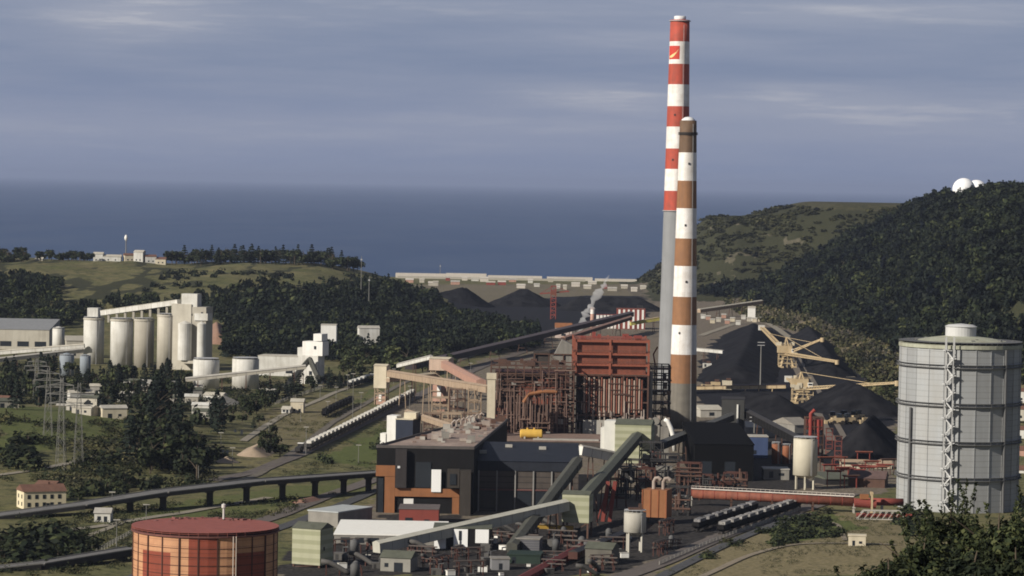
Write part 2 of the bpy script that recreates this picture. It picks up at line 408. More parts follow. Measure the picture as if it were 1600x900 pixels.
# drape a ribbon (road, track) over the ground
def ribbon(name, pts, width, mat, lift=.35, flat=False, structure=True):
    P = [GT(*p) if len(p) == 2 else Vector(p) for p in pts]; out = []
    for a, b in zip(P[:-1], P[1:]):
        n = max(1, int((b-a).length/6))
        for i in range(n): out.append(a.lerp(b, i/n))
    out.append(P[-1])
    for _ in range(6): out = [out[0]]+[(out[i-1]+out[i]*2+out[i+1])/4 for i in range(1, len(out)-1)]+[out[-1]]
    mb = MB(); vs = []
    for i, p in enumerate(out):
        d = out[min(i+1, len(out)-1)]-out[max(i-1, 0)]; d.z = 0; d.normalize(); r = Vector((d.y, -d.x, 0))
        for k in (-.5, -.17, .17, .5):
            q = p+r*width*k; vs.append((q.x, q.y, tz(q.x, q.y)+lift))
    fs = [(i*4+k, i*4+k+1, i*4+k+5, i*4+k+4) for i in range(len(out)-1) for k in range(3)]
    mb.add(vs, fs); o = mb.build(name, mat)
    if structure: tag(o, kind='structure')
    return o, out
# ------------------------------------------------------------------ chimneys
RED = M('chimney_red', (.43, .075, .046), dirt=(.24, .065, .045), amt=.65, streak=.35); WHITE = M('chimney_white', (.80, .78, .75), dirt=(.50, .44, .38), amt=.55, streak=.35)
GREYC = M('chimney_concrete', (.235, .24, .245), amt=.25, scale=.1); BROWN = M('chimney_brown', (.27, .135, .065), dirt=(.17, .09, .05), amt=.5)
BROWND = M('chimney_soot', (.15, .095, .06), amt=.5); CONC = M('old_concrete', (.17, .155, .13), amt=.45); STEEL = M('galvanised', (.42, .42, .42), rough=.5)
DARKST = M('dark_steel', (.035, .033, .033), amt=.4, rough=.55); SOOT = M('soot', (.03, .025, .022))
def stack(name, label, px, py_base, D, bands, wtop, wbase, mats, capz):
    base = A(px, py_base, D); base.z = 0; s = S(D); cx = base.x
    t = thing(name, label, 'chimney', (base.x, base.y, -.5))
    zs = []
    def zof(y): # height on the axis for an image row
        d = 0
        for _ in range(6):
            p = A(px, y, D); q = A(px+(p.x-base.x)*-s, y, D); break
        return q.z
    prof = []; mis = []
    zt = zof(bands[0][0]); 
    def rad(z): k = z/zt; return (wbase*(1-k)+wtop*k)/2/s
    rows = [(zof(y1), zof(y0), mi) for (y0, y1, mi) in bands][::-1]
    rows[0] = (0.0, rows[0][1], rows[0][2])
    for (za, zb, mi) in rows:
        n = max(1, int((zb-za)/8))
        for i in range(n): z = za+(zb-za)*i/n; prof.append((rad(z), z)); mis.append(mi)
    prof.append((rad(zt), zt)); prof.append((rad(zt)-.7, zt)); mis.append(mis[-1]); mis.append(mis[-1]); mis.append(mis[-1])
    mb = MB(); mb.lathe(prof, 48, mis=mis); o = mb.build('shaft', mats, t, smooth=True)
    return t, zt, rad, zof
t1, zt1, rad1, zof1 = stack('striped_chimney', 'tallest chimney, red and white bands above a plain grey shaft', 1051, 615, 2115,
    [(30, 64, 0), (64, 99, 1), (99, 131, 0), (131, 165, 1), (165, 197, 0), (197, 231, 1), (231, 263, 0), (263, 297, 1), (297, 328, 0), (328, 615, 2)], 30, 49, [RED, WHITE, GREYC], 24)
r1 = rad1(zt1)
MB().lathe([(r1*.62, zt1-1), (r1*.62, zt1+2.4), (r1*.5, zt1+2.6)], 32).build('flue_liner', M('flue_white', (.7, .7, .7)), t1, smooth=True)
for z in (zt1-.6, zof1(328)): MB().lathe([(rad1(z)+.05, z-.35), (rad1(z)+.9, z-.3), (rad1(z)+.9, z+.1), (rad1(z)+.05, z+.2)], 40).build('gallery_ring', STEEL, t1)
# company mark on the upper white band: red square with a pale curved stroke
zc = (zof1(71)+zof1(92))/2; rr_ = rad1(zc)+.12
def patch(mb, a0, a1, z0, z1, r, n=8, mi=0):
    vs = []; fs = []
    for i in range(n+1):
        a = a0+(a1-a0)*i/n
        for z in (z0, z1): vs.append((r*math.sin(a), -r*math.cos(a), z))
    for i in range(n): fs.append((2*i, 2*i+2, 2*i+3, 2*i+1))
    mb.add(vs, fs, mi)
hh = (zof1(71)-zof1(92))/2
em = MB(); patch(em, R(-78), R(-2), zc-hh, zc+hh, rr_); emb = em.build('emblem', M('emblem_red', (.50, .055, .035), amt=.1), t1)
sw = MB(); vs = []; fs = []
N = 14
for i in range(N+1):
    u = i/N; a = R(-70+62*u); zz = zc-hh*.62+hh*1.05*u**2.4; th = hh*(.10+.34*math.sin(math.pi*min(1, u*1.15)))
    for z in (zz-th/2, zz+th/2): vs.append(((rr_+.1)*math.sin(a), -(rr_+.1)*math.cos(a), z))
for i in range(N): fs.append((2*i, 2*i+2, 2*i+3, 2*i+1))
sw.add(vs, fs); sw.build('emblem_stroke', M('emblem_gold', (.75, .55, .25), amt=.1), emb)

t2, zt2, rad2, zof2 = stack('striped_chimney', 'shorter chimney, brown and white bands with a grey concrete foot', 1066, 668, 1817,
    [(187, 206, 3), (206, 237, 3), (237, 281, 1), (281, 324, 0), (324, 371, 1), (371, 414, 0), (414, 462, 1), (462, 506, 0), (506, 552, 1), (552, 597, 0), (597, 668, 2)], 26, 45, [BROWN, WHITE, CONC, BROWND], 184)
r2 = rad2(zt2)
MB().lathe([(r2*.85, zt2-1), (r2*.8, zt2+.6), (r2*.45, zt2+1.8), (0, zt2+2.2)], 32).build('cap', M('flue_white', (.7, .7, .7)), t2, smooth=True)
for z in (zof2(206), zof2(204)-1.5): MB().lathe([(rad2(z)+.02, z-.4), (rad2(z)+.7, z-.4), (rad2(z)+.7, z+.2), (rad2(z)+.02, z+.2)], 40).build('gallery_ring', SOOT, t2)
def portholes(t, rad, rows, ang):
    for z, a in rows:
        r = rad(z); mb = MB(); mb.box(r*math.sin(a), -r*math.cos(a), z, .9, .7, 1.2, a); mb.build('inspection_hatch', DARKST, t)
portholes(t2, rad2, [(zof2(352), R(-8)), (zof2(440), R(2)), (zof2(520), R(-25)), (zof2(256), R(6))], 0)
portholes(t1, rad1, [(zof1(180), R(-20)), (zof1(250), R(-25))], 0)
for t, rad, z1, a in ((t1, rad1, zt1, R(20)), (t2, rad2, zt2, R(30))):
    mb = MB(); z = 4.0
    while z < z1-4:
        za, zb = z, min(z+10, z1-2); p = lambda zz, da: ((rad(zz)+.35)*math.sin(a+da), -(rad(zz)+.35)*math.cos(a+da), zz)
        for da in (-.03, .03): mb.beam(p(za, da), p(zb, da), .12)
        z += 10
    mb.build('ladder', STEEL, t)

# ------------------------------------------------------------------ the two gas holders
GH = M('holder_grey', (.33, .343, .35), dirt=(.30, .27, .22), amt=.28, seam=2.45, seamcol=(.265, .275, .28), scale=.08)
GH2 = M('holder_grey_dull', (.275, .285, .29), dirt=(.2, .19, .175), amt=.3, seam=2.45, seamcol=(.22, .225, .225), scale=.08)
GHR = M('holder_roof', (.36, .37, .29), dirt=(.24, .22, .16), amt=.5, scale=.15); GHRING = M('holder_ring', (.12, .12, .12))
D = 1385; c = A(1495, 800, D); c.z = 0; r = 96/S(1362); zt = ZT(1495, 541, 1362)
gh = thing('gas_holder', 'huge ribbed grey gas holder with dark hoop walkways and a small drum on its roof', 'gas holder', (c.x, c.y, 0), R(4))
n = 24; mb = MB(); mb.lathe([(r, -1), (r, zt)], n, mis=[0, 0], a0=R(3))
for i in range(n): mb.m[i] = 1 if i in (1, 4, 6, 9, 13, 17, 18, 20, 22) else 0
mb.build('shell', [GH, GH2], gh)
mb = MB()
for k in range(n):
    a = R(3)+2*math.pi*k/n; mb.box(r*math.cos(a), r*math.sin(a), -1, .3, .34, zt+1, a)
mb.build('ribs', GH2, gh)
for yy in (572, 633, 693, 750):
    z = ZT(1495, yy+7, 1362-r)-.0; z = 137-(yy+4-298)/S(1362-r*.5)
    mb = MB(); mb.lathe([(r+.1, z-.35), (r+1.3, z-.35), (r+1.3, z), (r+.1, z)], n, a0=R(3))
    for k in range(n*2):
        a = R(3)+2*math.pi*k/(n*2); q = (r+1.15)*(1 if k % 2 == 0 else math.cos(math.pi/n)); mb.box(q*math.cos(a), q*math.sin(a), z, .09, .09, 1.1)
    mb.lathe([(r+1.1, z+1.05), (r+1.22, z+1.05), (r+1.22, z+1.15), (r+1.1, z+1.15)], n, a0=R(3))
    mb.build('hoop_walkway', GHRING, gh)
mb = MB(); mb.lathe([(r+.5, zt-1.2), (r+.5, zt+.25), (r*.93, zt+.6), (r*.5, zt+2.6), (r*.2, zt+3.6), (0, zt+3.8)], 48, mis=[0]*5); mb.build('roof', GHR, gh, smooth=False)
mb = MB()
for k in range(26):
    a = random.random()*6.28; q = r*(.45+.5*random.random()); s_ = random.uniform(.5, 1.5)
    MB().box(q*math.cos(a), q*math.sin(a), zt+.4+(1-q/r)*3, s_, s_, random.uniform(.5, 1.2), a).build('roof_vent', GHRING, gh)
mb = MB()
for k in range(60):
    a = 2*math.pi*k/60; mb.box((r+.35)*math.cos(a), (r+.35)*math.sin(a), zt+.2, .1, .1, 1.2)
mb.lathe([(r+.3, zt+1.35), (r+.4, zt+1.35), (r+.4, zt+1.45), (r+.3, zt+1.45)], 60); mb.build('roof_railing', GHRING, gh)
mb = MB(); rd = 24/S(1385); mb.lathe([(rd, zt+2.6), (rd, zt+7.4), (rd+.4, zt+7.5), (rd*.8, zt+8.3), (0, zt+8.8)], 32); mb.build('roof_drum', M('drum_white', (.5, .5, .49), amt=.25), gh, smooth=False)
# zigzag stair tower on the front
a = R(-90)-R(4)-R(17); dx, dy = math.cos(a), math.sin(a); st = MB(); ra = MB()
tx, ty = -dy, dx
def sp(u, v, z): return ((r+v)*dx+u*tx, (r+v)*dy+u*ty, z)
for u in (-1.7, 1.7):
    for v in (.6, 3.2): st.beam(sp(u, v, 0), sp(u, v, zt+4), .35)
z = 1.0; k = 0
while z < zt-3:
    s_ = 1 if k % 2 else -1
    ra.beam(sp(-1.5*s_, 2.0, z), sp(1.5*s_, 2.0, z+3.6), 1.5, .5); ra.box(*sp(1.6*s_, 1.9, z+3.5)[:2], z+3.6, 2.2, 2.6, .3, a); z += 3.6; k += 1
    st.box(*sp(1.75*s_, 2.2, z)[:2], z-.2, 2.4, .8, .15, a)
st.build('stair_frame', M('stair_grey', (.5, .5, .49)), gh); ra.build('stair_flights', M('stair_tread', (.56, .56, .55), amt=.2), gh)
for q in (1.02, .55): 
    a2 = R(-90)-R(4)+R(38 if q > 1 else -58); mb = MB(); mb.tube([((r+.8)*math.cos(a2), (r+.8)*math.sin(a2), 0), ((r+.8)*math.cos(a2), (r+.8)*math.sin(a2), zt*(.62 if q < 1 else .98))], .55, 10); mb.build('riser_pipe', GHRING, gh)

# front holder: rust panels on tan
TAN = M('tank_tan', (.50, .265, .145), dirt=(.33, .155, .085), amt=.5, seam=2.0, seamcol=(.36, .185, .105)); RUST = M('tank_rust', (.235, .055, .032), dirt=(.15, .035, .02), amt=.4, seam=2.0, seamcol=(.17, .04, .024))
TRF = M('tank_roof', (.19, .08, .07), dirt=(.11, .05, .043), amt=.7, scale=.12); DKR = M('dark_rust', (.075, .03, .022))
D = 1050; c = A(321, 826, D); r = 113/S(D); zt = c.z; c.z = 0
ft = thing('gas_holder', 'low round tank with tan and rust red panels and a flat red roof', 'gas holder', (c.x, c.y, 0))
n = 48; mb = MB(); zrow = [-2, zt-11.5, zt-5.6, zt-1.4, zt-.2]
mb.lathe([(r, z) for z in zrow], n, mis=[0]*4)
for i in range(4):
    for k in range(n):
        g = (k % 48)
        rust = (g in (29, 30, 31, 32) and i < 2) or g in (35, 36, 37) or (g in (40, 41, 42, 43) and i < 2) or (g % 9 < 3 and g < 26)
        if rust: mb.m[i*n+k] = 1
mb.build('shell', [TAN, RUST], ft)
mb = MB()
for k in range(0, n, 2):
    a = 2*math.pi*k/n; mb.box((r+.1)*math.cos(a), (r+.1)*math.sin(a), -2, (.6 if k in (30, 34, 44) else .22), .4, zt+1.9, a)
mb.build('columns', DKR, ft)
mb = MB(); z = zt-4
while z > 0: mb.lathe([(r+.02, z-.07), (r+.16, z-.07), (r+.16, z+.07), (r+.02, z+.07)], n); z -= 2.8
mb.build('hoops', DKR, ft)
mb = MB(); mb.lathe([(r+.6, zt-.5), (r+.7, zt), (r*.6, zt+.35), (0, zt+.7)], 64); mb.build('roof', TRF, ft)
mb = MB()
for k in range(48):
    a = 2*math.pi*k/48; mb.box((r+.4)*math.cos(a), (r+.4)*math.sin(a), zt, .1, .1, 1.15)
for q in (.6, 1.1): mb.lathe([(r+.36, zt+q), (r+.46, zt+q), (r+.46, zt+q+.1), (r+.36, zt+q+.1)], 48)
mb.build('railing', M('rail_red', (.28, .09, .07)), ft)
mb = MB()
for k in range(44):
    a = R(50)+random.random()*R(100); q = r*(.72+.24*random.random()); s_ = random.uniform(.5, 1.6)
    MB().box(q*math.cos(a), q*math.sin(a), zt+.2, s_*1.3, s_, random.uniform(.5, 1.6), a).build('roof_fitting', TRF, ft)
mb = MB(); mb.tube([(r*.18, r*.78, zt+.2), (r*.18, r*.78, zt+5)], .35, 8); mb.lathe([(.35, zt+5), (.75, zt+5.1), (.75, zt+6.2), (0, zt+6.6)], 12, r*.18, r*.78); mb.build('roof_vent_pipe', M('vent_white', (.55, .53, .5)), ft)
mb = MB(); a = R(-62)
for da in (-.02, .02): mb.beam(((r+.9)*math.cos(a+da), (r+.9)*math.sin(a+da), 0), ((r+.9)*math.cos(a+da), (r+.9)*math.sin(a+da), zt), .3)
mb.build('ladder', M('ladder_pale', (.5, .42, .36)), ft)
# ------------------------------------------------------------------ materials of the works
CLADG = M('cladding_green', (.36, .36, .25), dirt=(.25, .25, .17), amt=.25, band=3.2, bandcol=(.27, .275, .175))
CLADW = M('cladding_white', (.62, .61, .56), amt=.2); GREYROOF = M('grey_roof', (.10, .105, .08), amt=.4); GALL = M('gallery_grey', (.44, .43, .37), dirt=(.30, .285, .23), amt=.35)
GALLD = M('gallery_dark', (.075, .075, .062), amt=.4); BLK = M('black_cladding', (.014, .0135, .014), amt=.3, rough=.8, spec=.06); NAVY = M('navy_roof', (.020, .023, .032), amt=.4, rough=.6)
BRNP = M('brown_panel', (.085, .070, .060), dirt=(.04, .034, .03), amt=.5, seam=2.4, seamcol=(.025, .022, .02)); ORNG = M('orange_panel', (.26, .11, .047), amt=.35); WHT = M('white_paint', (.74, .73, .69), dirt=(.5, .46, .4), amt=.25)
REDP = M('red_paint', (.215, .05, .038), dirt=(.17, .04, .03), amt=.4); REDD = M('red_oxide', (.215, .07, .043), dirt=(.10, .038, .026), amt=.55, scale=.4); RUSTS = M('rusty_steel', (.10, .055, .04), dirt=(.05, .028, .02), amt=.5)
PALEP = M('pale_pipe', (.36, .31, .27), dirt=(.17, .11, .08), amt=.5); DUCT = M('duct_grey', (.24, .225, .20), amt=.45); CREAM = M('cream_paint', (.56, .50, .38), dirt=(.36, .31, .22), amt=.35); YEL = M('machine_yellow', (.47, .37, .23), dirt=(.32, .22, .10), amt=.4)
YELT = M('tank_yellow', (.60, .37, .07), amt=.3); PINK = M('pink_cladding', (.42, .25, .19), dirt=(.26, .16, .12), amt=.45); TANG = M('tan_gallery', (.36, .27, .19), amt=.4); ROOFB = M('brown_roof', (.24, .17, .14), dirt=(.12, .085, .07), amt=.55, scale=.12)
BLUE = M('blue_sheet', (.05, .075, .16), amt=.3); GLASS = M('window_dark', (.02, .024, .03), rough=.25, amt=.1, spec=.5); ASPH = M('asphalt', (.075, .074, .075), amt=.4); BALL = M('track_ballast', (.13, .11, .095), amt=.45); COALM = M('coal', (.007, .007, .009), dirt=(.026, .026, .029), amt=.8, rough=.95, scale=.1, spec=.03)
PATHM = M('gravel_path', (.27, .24, .185), amt=.4); TILE = M('roof_tile', (.16, .085, .06), amt=.45); CONCL = M('pale_concrete', (.40, .38, .34), dirt=(.24, .22, .18), amt=.4); GREENM = M('green_sheet', (.02, .035, .026), amt=.3); RAIL = M('rail_steel', (.16, .14, .13), rough=.5)

def openings(t, w, d, h, spec, mat=None):
    for (side, u, v, ww, hh, nm) in spec:
        mb = MB(); z = v
        if side == 'f': mb.box((u-.5)*w, -d/2-.03, z, ww, .12, hh)
        elif side == 'l': mb.box(-w/2-.03, (.5-u)*d, z, .12, ww, hh)
        else: mb.box(w/2+.03, (u-.5)*d, z, .12, ww, hh)
        mb.build(nm, mat or GLASS, t)
def bld(name, label, cat, px0, px1, ytop, D, depth, wall, roof, kind='flat', rz=0.0, rh=2.0, spec=(), group=None, z0=None, ybase=None, embed=.6):
    c = A((px0+px1)/2, 600, D); w_ = (px1-px0)/S(D); x = c.x; y = D+depth/2
    if z0 is None: z0 = tz(x, y)
    h = A((px0+px1)/2, ytop, D).z-z0
    t = thing(name, label, cat, (x, y, z0), rz, group)
    mb = MB(); mb.box(0, 0, -embed, w_, depth, h+embed); mb.build('wall', wall, t)
    mb = MB()
    if kind == 'flat': mb.box(0, 0, h+.004, w_+.5, depth+.5, .45)
    elif kind == 'gable': mb.gable(0, 0, h+.004, w_, depth, rh)
    elif kind == 'gabley': mb.gable(0, 0, h+.004, depth, w_, rh, R(90))
    elif kind == 'mono':
        a, b = w_/2+.4, depth/2+.4
        mb.add([(-a, -b, h+.004), (a, -b, h+.004), (a, b, h+rh), (-a, b, h+rh), (-a, -b, h-.3), (a, -b, h-.3), (a, b, h-.3), (-a, b, h-.3)], [(0, 1, 2, 3), (7, 6, 5, 4), (0, 4, 5, 1), (1, 5, 6, 2), (2, 6, 7, 3), (3, 7, 4, 0)])
    mb.build('roof', roof, t); openings(t, w_, depth, h, spec)
    t['_w'] = w_; t['_h'] = h
    return t, w_, h
def gallery(label, p0, p1, w_, h_, body, roof, legs=(.5,), name='conveyor_gallery', cat='conveyor', legmat=None, group=None, win=False, ridge=True):
    p0 = Vector(p0); p1 = Vector(p1); z0 = tz(p0.x, p0.y); t = thing(name, label, cat, (p0.x, p0.y, z0), 0, group)
    o = Vector((p0.x, p0.y, z0)); a, b = p0-o, p1-o; d = (b-a).normalized(); r = d.cross(Vector((0, 0, 1))).normalized(); u = r.cross(d)
    gb = MB().beam(a, b, w_, h_)
    mb = MB(); k = u*(h_/2+.01); e = .3
    if ridge:
        A_ = [a+k-r*(w_/2+e), a+k+r*(w_/2+e), a+k+u*(.9)]; B_ = [b+k-r*(w_/2+e), b+k+r*(w_/2+e), b+k+u*(.9)]
        mb.add(A_+B_, [(0, 3, 5, 2), (1, 2, 5, 4), (0, 2, 1), (3, 4, 5), (0, 1, 4, 3)])
    else: mb.beam(a+k+u*.1, b+k+u*.1, w_+.5, .18)
    mb.build('gallery_roof', roof, t)
    L = (b-a).length; n = int(L/6); mb = MB()
    for i in range(1, n):
        q = a.lerp(b, i/n)
        for s_ in (-1, 1): gb.beam(q+r*s_*(w_/2+.05)-u*h_/2, q+r*s_*(w_/2+.05)+u*h_/2, .2, .14, 1)
    gb.build('gallery_body', [body, roof if body is not GALL else CONCL], t)
    for f in legs:
        q = a.lerp(b, f)-u*h_/2; g = tz(o.x+q.x, o.y+q.y)-o.z; lm = MB()
        if q.z-g < .8: continue
        for s_ in (-1, 1): lm.beam(q+r*s_*w_*.35, Vector((q.x, q.y, g-.5))+r*s_*w_*.6, .5)
        m_ = (q.z+g)/2; lm.beam(Vector((q.x, q.y, m_))-r*w_*.5, Vector((q.x, q.y, m_))+r*w_*.5, .35)
        lm.build('trestle', legmat or RUSTS, t)
    return t
def tower(label, px, D, wm, dm, ytop, ybot, wall, roof, rz=-.3, rh=1.5, doors=(), name='transfer_tower', legmat=None, strips=True):
    c = A(px, ytop, D); z0 = tz(c.x, c.y); zt = c.z-z0; zb = max(0, A(px, ybot, D).z-z0)
    t = thing(name, label, 'tower', (c.x, c.y, z0), rz)
    MB().box(0, 0, zb, wm, dm, zt-zb).build('cladding', wall, t)
    MB().gable(0, 0, zt+.004, wm, dm, rh, 0, .3).build('roof', roof, t)
    if zb > .8:
        for a in (-1, 1):
            for b in (-1, 1): MB().box(a*(wm/2-.5), b*(dm/2-.5), -.5, .7, .7, zb+.5).build('leg', legmat or RUSTS, t)
        mb = MB(); 
        for b in (-1, 1): mb.beam((-wm/2+.5, b*(dm/2-.5), 0), (wm/2-.5, b*(dm/2-.5), zb), .3)
        mb.build('bracing', legmat or RUSTS, t)
    openings(t, wm, dm, zt, doors)
    return t
def frame(nx_, ny_, nz_, w_, d_, h_, bar, z0=0.0, brace=.35, jit=0):
    mb = MB(); X = np.linspace(-w_/2, w_/2, nx_); Y = np.linspace(-d_/2, d_/2, ny_); Zs = np.linspace(z0, h_, nz_)
    for x in X:
        for y in Y:
            if (y in (Y[0], Y[-1])) or (x in (X[0], X[-1])): mb.box(x, y, z0-.5, bar, bar, h_-z0+.5)
    for z in Zs[1:]:
        for y in (Y[0], Y[-1]): mb.beam((-w_/2, y, z), (w_/2, y, z), bar*.7, bar)
        for x in (X[0], X[-1]): mb.beam((x, -d_/2, z), (x, d_/2, z), bar*.7, bar)
    for i in range(nx_-1):
        for k in range(nz_-1):
            if random.random() < brace:
                a, b = (X[i], X[i+1]) if random.random() < .5 else (X[i+1], X[i])
                for y in (Y[0],): mb.beam((a, y, Zs[k]), (b, y, Zs[k+1]), bar*.5)
    for i in range(ny_-1):
        for k in range(nz_-1):
            if random.random() < brace: mb.beam((X[0], Y[i], Zs[k]), (X[0], Y[i+1], Zs[k+1]), bar*.5)
    return mb
def rails(mb, w_, d_, z, bar=.12):
    for q in (.55, 1.1):
        mb.beam((-w_/2, -d_/2, z+q), (w_/2, -d_/2, z+q), bar); mb.beam((-w_/2, -d_/2, z+q), (-w_/2, d_/2, z+q), bar)
    n = int(w_/2)
    for i in range(n+1): mb.box(-w_/2+w_*i/n, -d_/2, z, bar, bar, 1.1)

# ------------------------------------------------------------------ boiler houses
D = 1690; c = A(830, 690, D); w_ = 130/S(D); h_ = ZT(830, 572, D); dp = 40
b1 = thing('boiler_house', 'lower boiler house, dark rusty steel framework round an orange red casing', 'boiler house', (c.x, D+dp/2, 0))
frame(11, 5, 11, w_, dp, h_, .6, brace=.5).build('steel_frame', RUSTS, b1)
MB().box(0, 2, 0, w_*.9, dp*.8, h_*.9).build('inner_casing', DKR, b1)
MB().box(-w_*.32, -dp*.3, h_*.35, w_*.26, dp*.3, h_*.55).build('left_casing', M('dark_brown_sheet', (.075, .045, .034), amt=.5), b1)
mb = MB(); zb = h_*.50; mb.box(w_*.10, -dp*.38, zb, w_*.52, dp*.25, h_*.22); mb.gable(w_*.10, -dp*.38, zb+h_*.22, w_*.52, dp*.25, 1.8); mb.build('furnace_casing', REDD, b1)
mb = MB(); mb.tube([(w_*.02-w_*.12, -dp*.52, zb+1), (w_*.02-w_*.06, -dp*.52, zb+5.5), (w_*.14, -dp*.52, zb+7), (w_*.30, -dp*.52, zb+7)], 1.0, 8); mb.build('furnace_duct', ORNG, b1)
for k, f in enumerate((.12, .25, .37, .5, .62, .75, .87, 1.0)):
    mb = MB(); q = random.uniform(.55, 1); mb.box(-w_/2*(1-q)*random.choice((-1, 1)), -dp*.36, h_*f-.25, w_*q, dp*.27, .28); rails(mb, w_, dp, h_*f); mb.build('floor_deck', RUSTS, b1)
pp = MB(); p2_ = MB()
for k in range(80):
    x = random.uniform(-w_/2+1, w_/2-1); za = random.uniform(0, h_*.6); y = -dp/2-random.uniform(.3, 1.6)
    (pp if k % 3 else p2_).tube([(x, y, za), (x, y, za+random.uniform(5, 16))], random.uniform(.18, .42), 6)
for k in range(44):
    x = random.uniform(-w_/2+1, w_/2-8); z = random.uniform(2, h_*.95); y = -dp/2-random.uniform(.3, 1.2)
    (pp if k % 2 else p2_).tube([(x, y, z), (x+random.uniform(4, 12), y, z)], random.uniform(.15, .35), 6)
pp.build('steam_pipes', M('pipe_brown', (.16, .10, .08), amt=.5), b1); p2_.build('lagged_pipes', M('pipe_mid', (.20, .13, .10), amt=.5), b1)
mb = MB()
for k in range(18): 
    s_ = random.uniform(1.2, 3.4); mb.box(random.uniform(-w_/2+2, w_/2-2), -dp/2-random.uniform(-2, .8), random.choice((.12, .25, .37, .5, .62, .75))*h_, s_, 1.6, s_*random.uniform(.5, 1))
mb.build('plant_boxes', DUCT, b1)
for k in range(16):
    MB().box(random.uniform(-w_*.42, w_*.42), -dp/2+random.uniform(.4, 2.5), random.choice((.02, .13, .26, .38, .63, .76))*h_, random.uniform(4, 10), .3, random.uniform(2.5, 4.5)).build('cladding_sheet', random.choice((REDD, RUSTS, DKR, RUSTS, M('rust_mid', (.13, .06, .042), amt=.5))), b1)
mb = MB()
for k in range(14):
    mb.box(random.uniform(-w_/2, w_/2), random.uniform(-dp/2, dp/2), h_, random.uniform(1.5, 5), random.uniform(2, 5), random.uniform(.8, 3))
mb.build('roof_plant', RUSTS, b1)

D = 1700; c = A(953, 690, D); w_ = 116/S(D); h_ = ZT(953, 533, D); dp = 44; zc_ = ZT(953, 586, D)
b2 = thing('boiler_house', 'taller boiler house with banded red casing above rows of vertical pipes', 'boiler house', (c.x, D+dp/2, 0))
MB().box(0, 1, zc_, w_*.93, dp-2, h_-zc_-1).build('upper_casing', REDD, b2)
mb = MB()
for f in (0, .30, .62, 1.0):
    z = zc_+(h_-zc_)*f; mb.box(0, 0, z-.7, w_, dp, 1.3)
for x in (-.5, -.02, .5):
    for y in (-.5, .5): mb.box(x*w_, y*dp, zc_, 1.1, 1.1, h_-zc_+1)
mb.build('casing_bands', M('red_band', (.26, .082, .05), dirt=(.2, .06, .035), amt=.4), b2)
mb = MB()
for f in (.30, .62): rails(mb, w_+1.5, dp+1.5, zc_+(h_-zc_)*f+.7)
rails(mb, w_, dp, h_+.6); mb.build('walkway_rails', RUSTS, b2)
mb = MB()
for k in range(12): mb.box(random.uniform(-w_*.45, w_*.45), random.uniform(-dp/2, dp/2), h_+.6, random.uniform(1, 4), 2, random.uniform(.6, 2.6))
mb.build('roof_plant', REDP, b2)
frame(7, 5, 6, w_, dp, zc_, .8, brace=.3).build('steel_frame', RUSTS, b2)
MB().box(0, 3, 0, w_*.9, dp*.82, zc_).build('inner_casing', M('dark_grey_brown', (.05, .042, .036), amt=.5), b2)
mb = MB(); mb2 = MB()
for k in range(24):
    x = -w_*.36+w_*.78*k/23; top = zc_-1-random.uniform(0, 2); bot = zc_*.42+random.uniform(-1.5, 1.5)
    m_ = mb if k % 2 == 0 else mb2; m_.tube([(x, -dp/2-.2, bot), (x, -dp/2-.2, top)], .52 if k % 2 == 0 else .42, 8)
mb.build('pale_downpipes', M('downpipe', (.34, .27, .22), dirt=(.22, .14, .1), amt=.5), b2); mb2.build('rusty_downpipes', REDD, b2)
mb = MB(); mb2 = MB()
for k in range(40):
    x = random.uniform(-w_*.48, w_*.48); z = random.uniform(1, zc_*.48); mb.tube([(x, -dp/2-random.uniform(.2, 1.4), z), (x, -dp/2-random.uniform(.2, 1.4), z+random.uniform(3, 9))], random.uniform(.2, .5), 6)
    x = random.uniform(-w_*.48, w_*.3); z = random.uniform(1, zc_*.9); mb2.beam((x, -dp/2-.9, z), (x+random.uniform(3, 9), -dp/2-.9, z), .35)
mb.build('mill_pipes', PALEP, b2); mb2.build('cross_beams', RUSTS, b2)
mb = MB(); mb.box(-w_*.22, -dp/2+.2, 4, w_*.30, 3, 8); mb.box(.1*w_, -dp/2+.2, 3, w_*.2, 3, 6); mb.build('mill_bunkers', CONCL, b2)

# duct tower to the right, with decks
D = 1715; c = A(1029, 690, D); w_ = 33/S(D); h_ = ZT(1029, 572, D)
t = thing('duct_tower', 'dark steel duct tower between the tall boiler house and the brown chimney', 'tower', (c.x, D+10, 0))
frame(4, 4, 9, w_, 20, h_, .6, brace=.5).build('steel_frame', DARKST, t)
for f in (.2, .35, .5, .65, .8, .95):
    mb = MB(); mb.box(random.uniform(-1, 1), 0, h_*f, w_*1.1, 20, .3); rails(mb, w_*1.1, 20, h_*f+.3); mb.build('deck', RUSTS, t)
MB().tube([(-w_*.45, -11, 4), (-w_*.45, -11, h_*.93)], 1.4, 10).build('vertical_duct', DUCT, t)
mb = MB()
for k in range(16): mb.box(random.uniform(-w_/2, w_/2), -9+random.uniform(-1.5, 1), random.uniform(3, h_*.85), random.uniform(1, 4), 2, random.uniform(1, 3.5))
mb.build('ducts', M('duct_brown', (.13, .085, .06), amt=.5), t)
mb = MB(); mb.tube([(-w_*.2, -3, h_), (-w_*.3, -3, h_+6), (-w_*.1, -3, h_+10)], .4, 8); mb.tube([(-w_*.8, 2, h_*.8), (-w_*.8, 2, h_+8)], .3, 8); mb.build('relief_pipe', REDP, t)
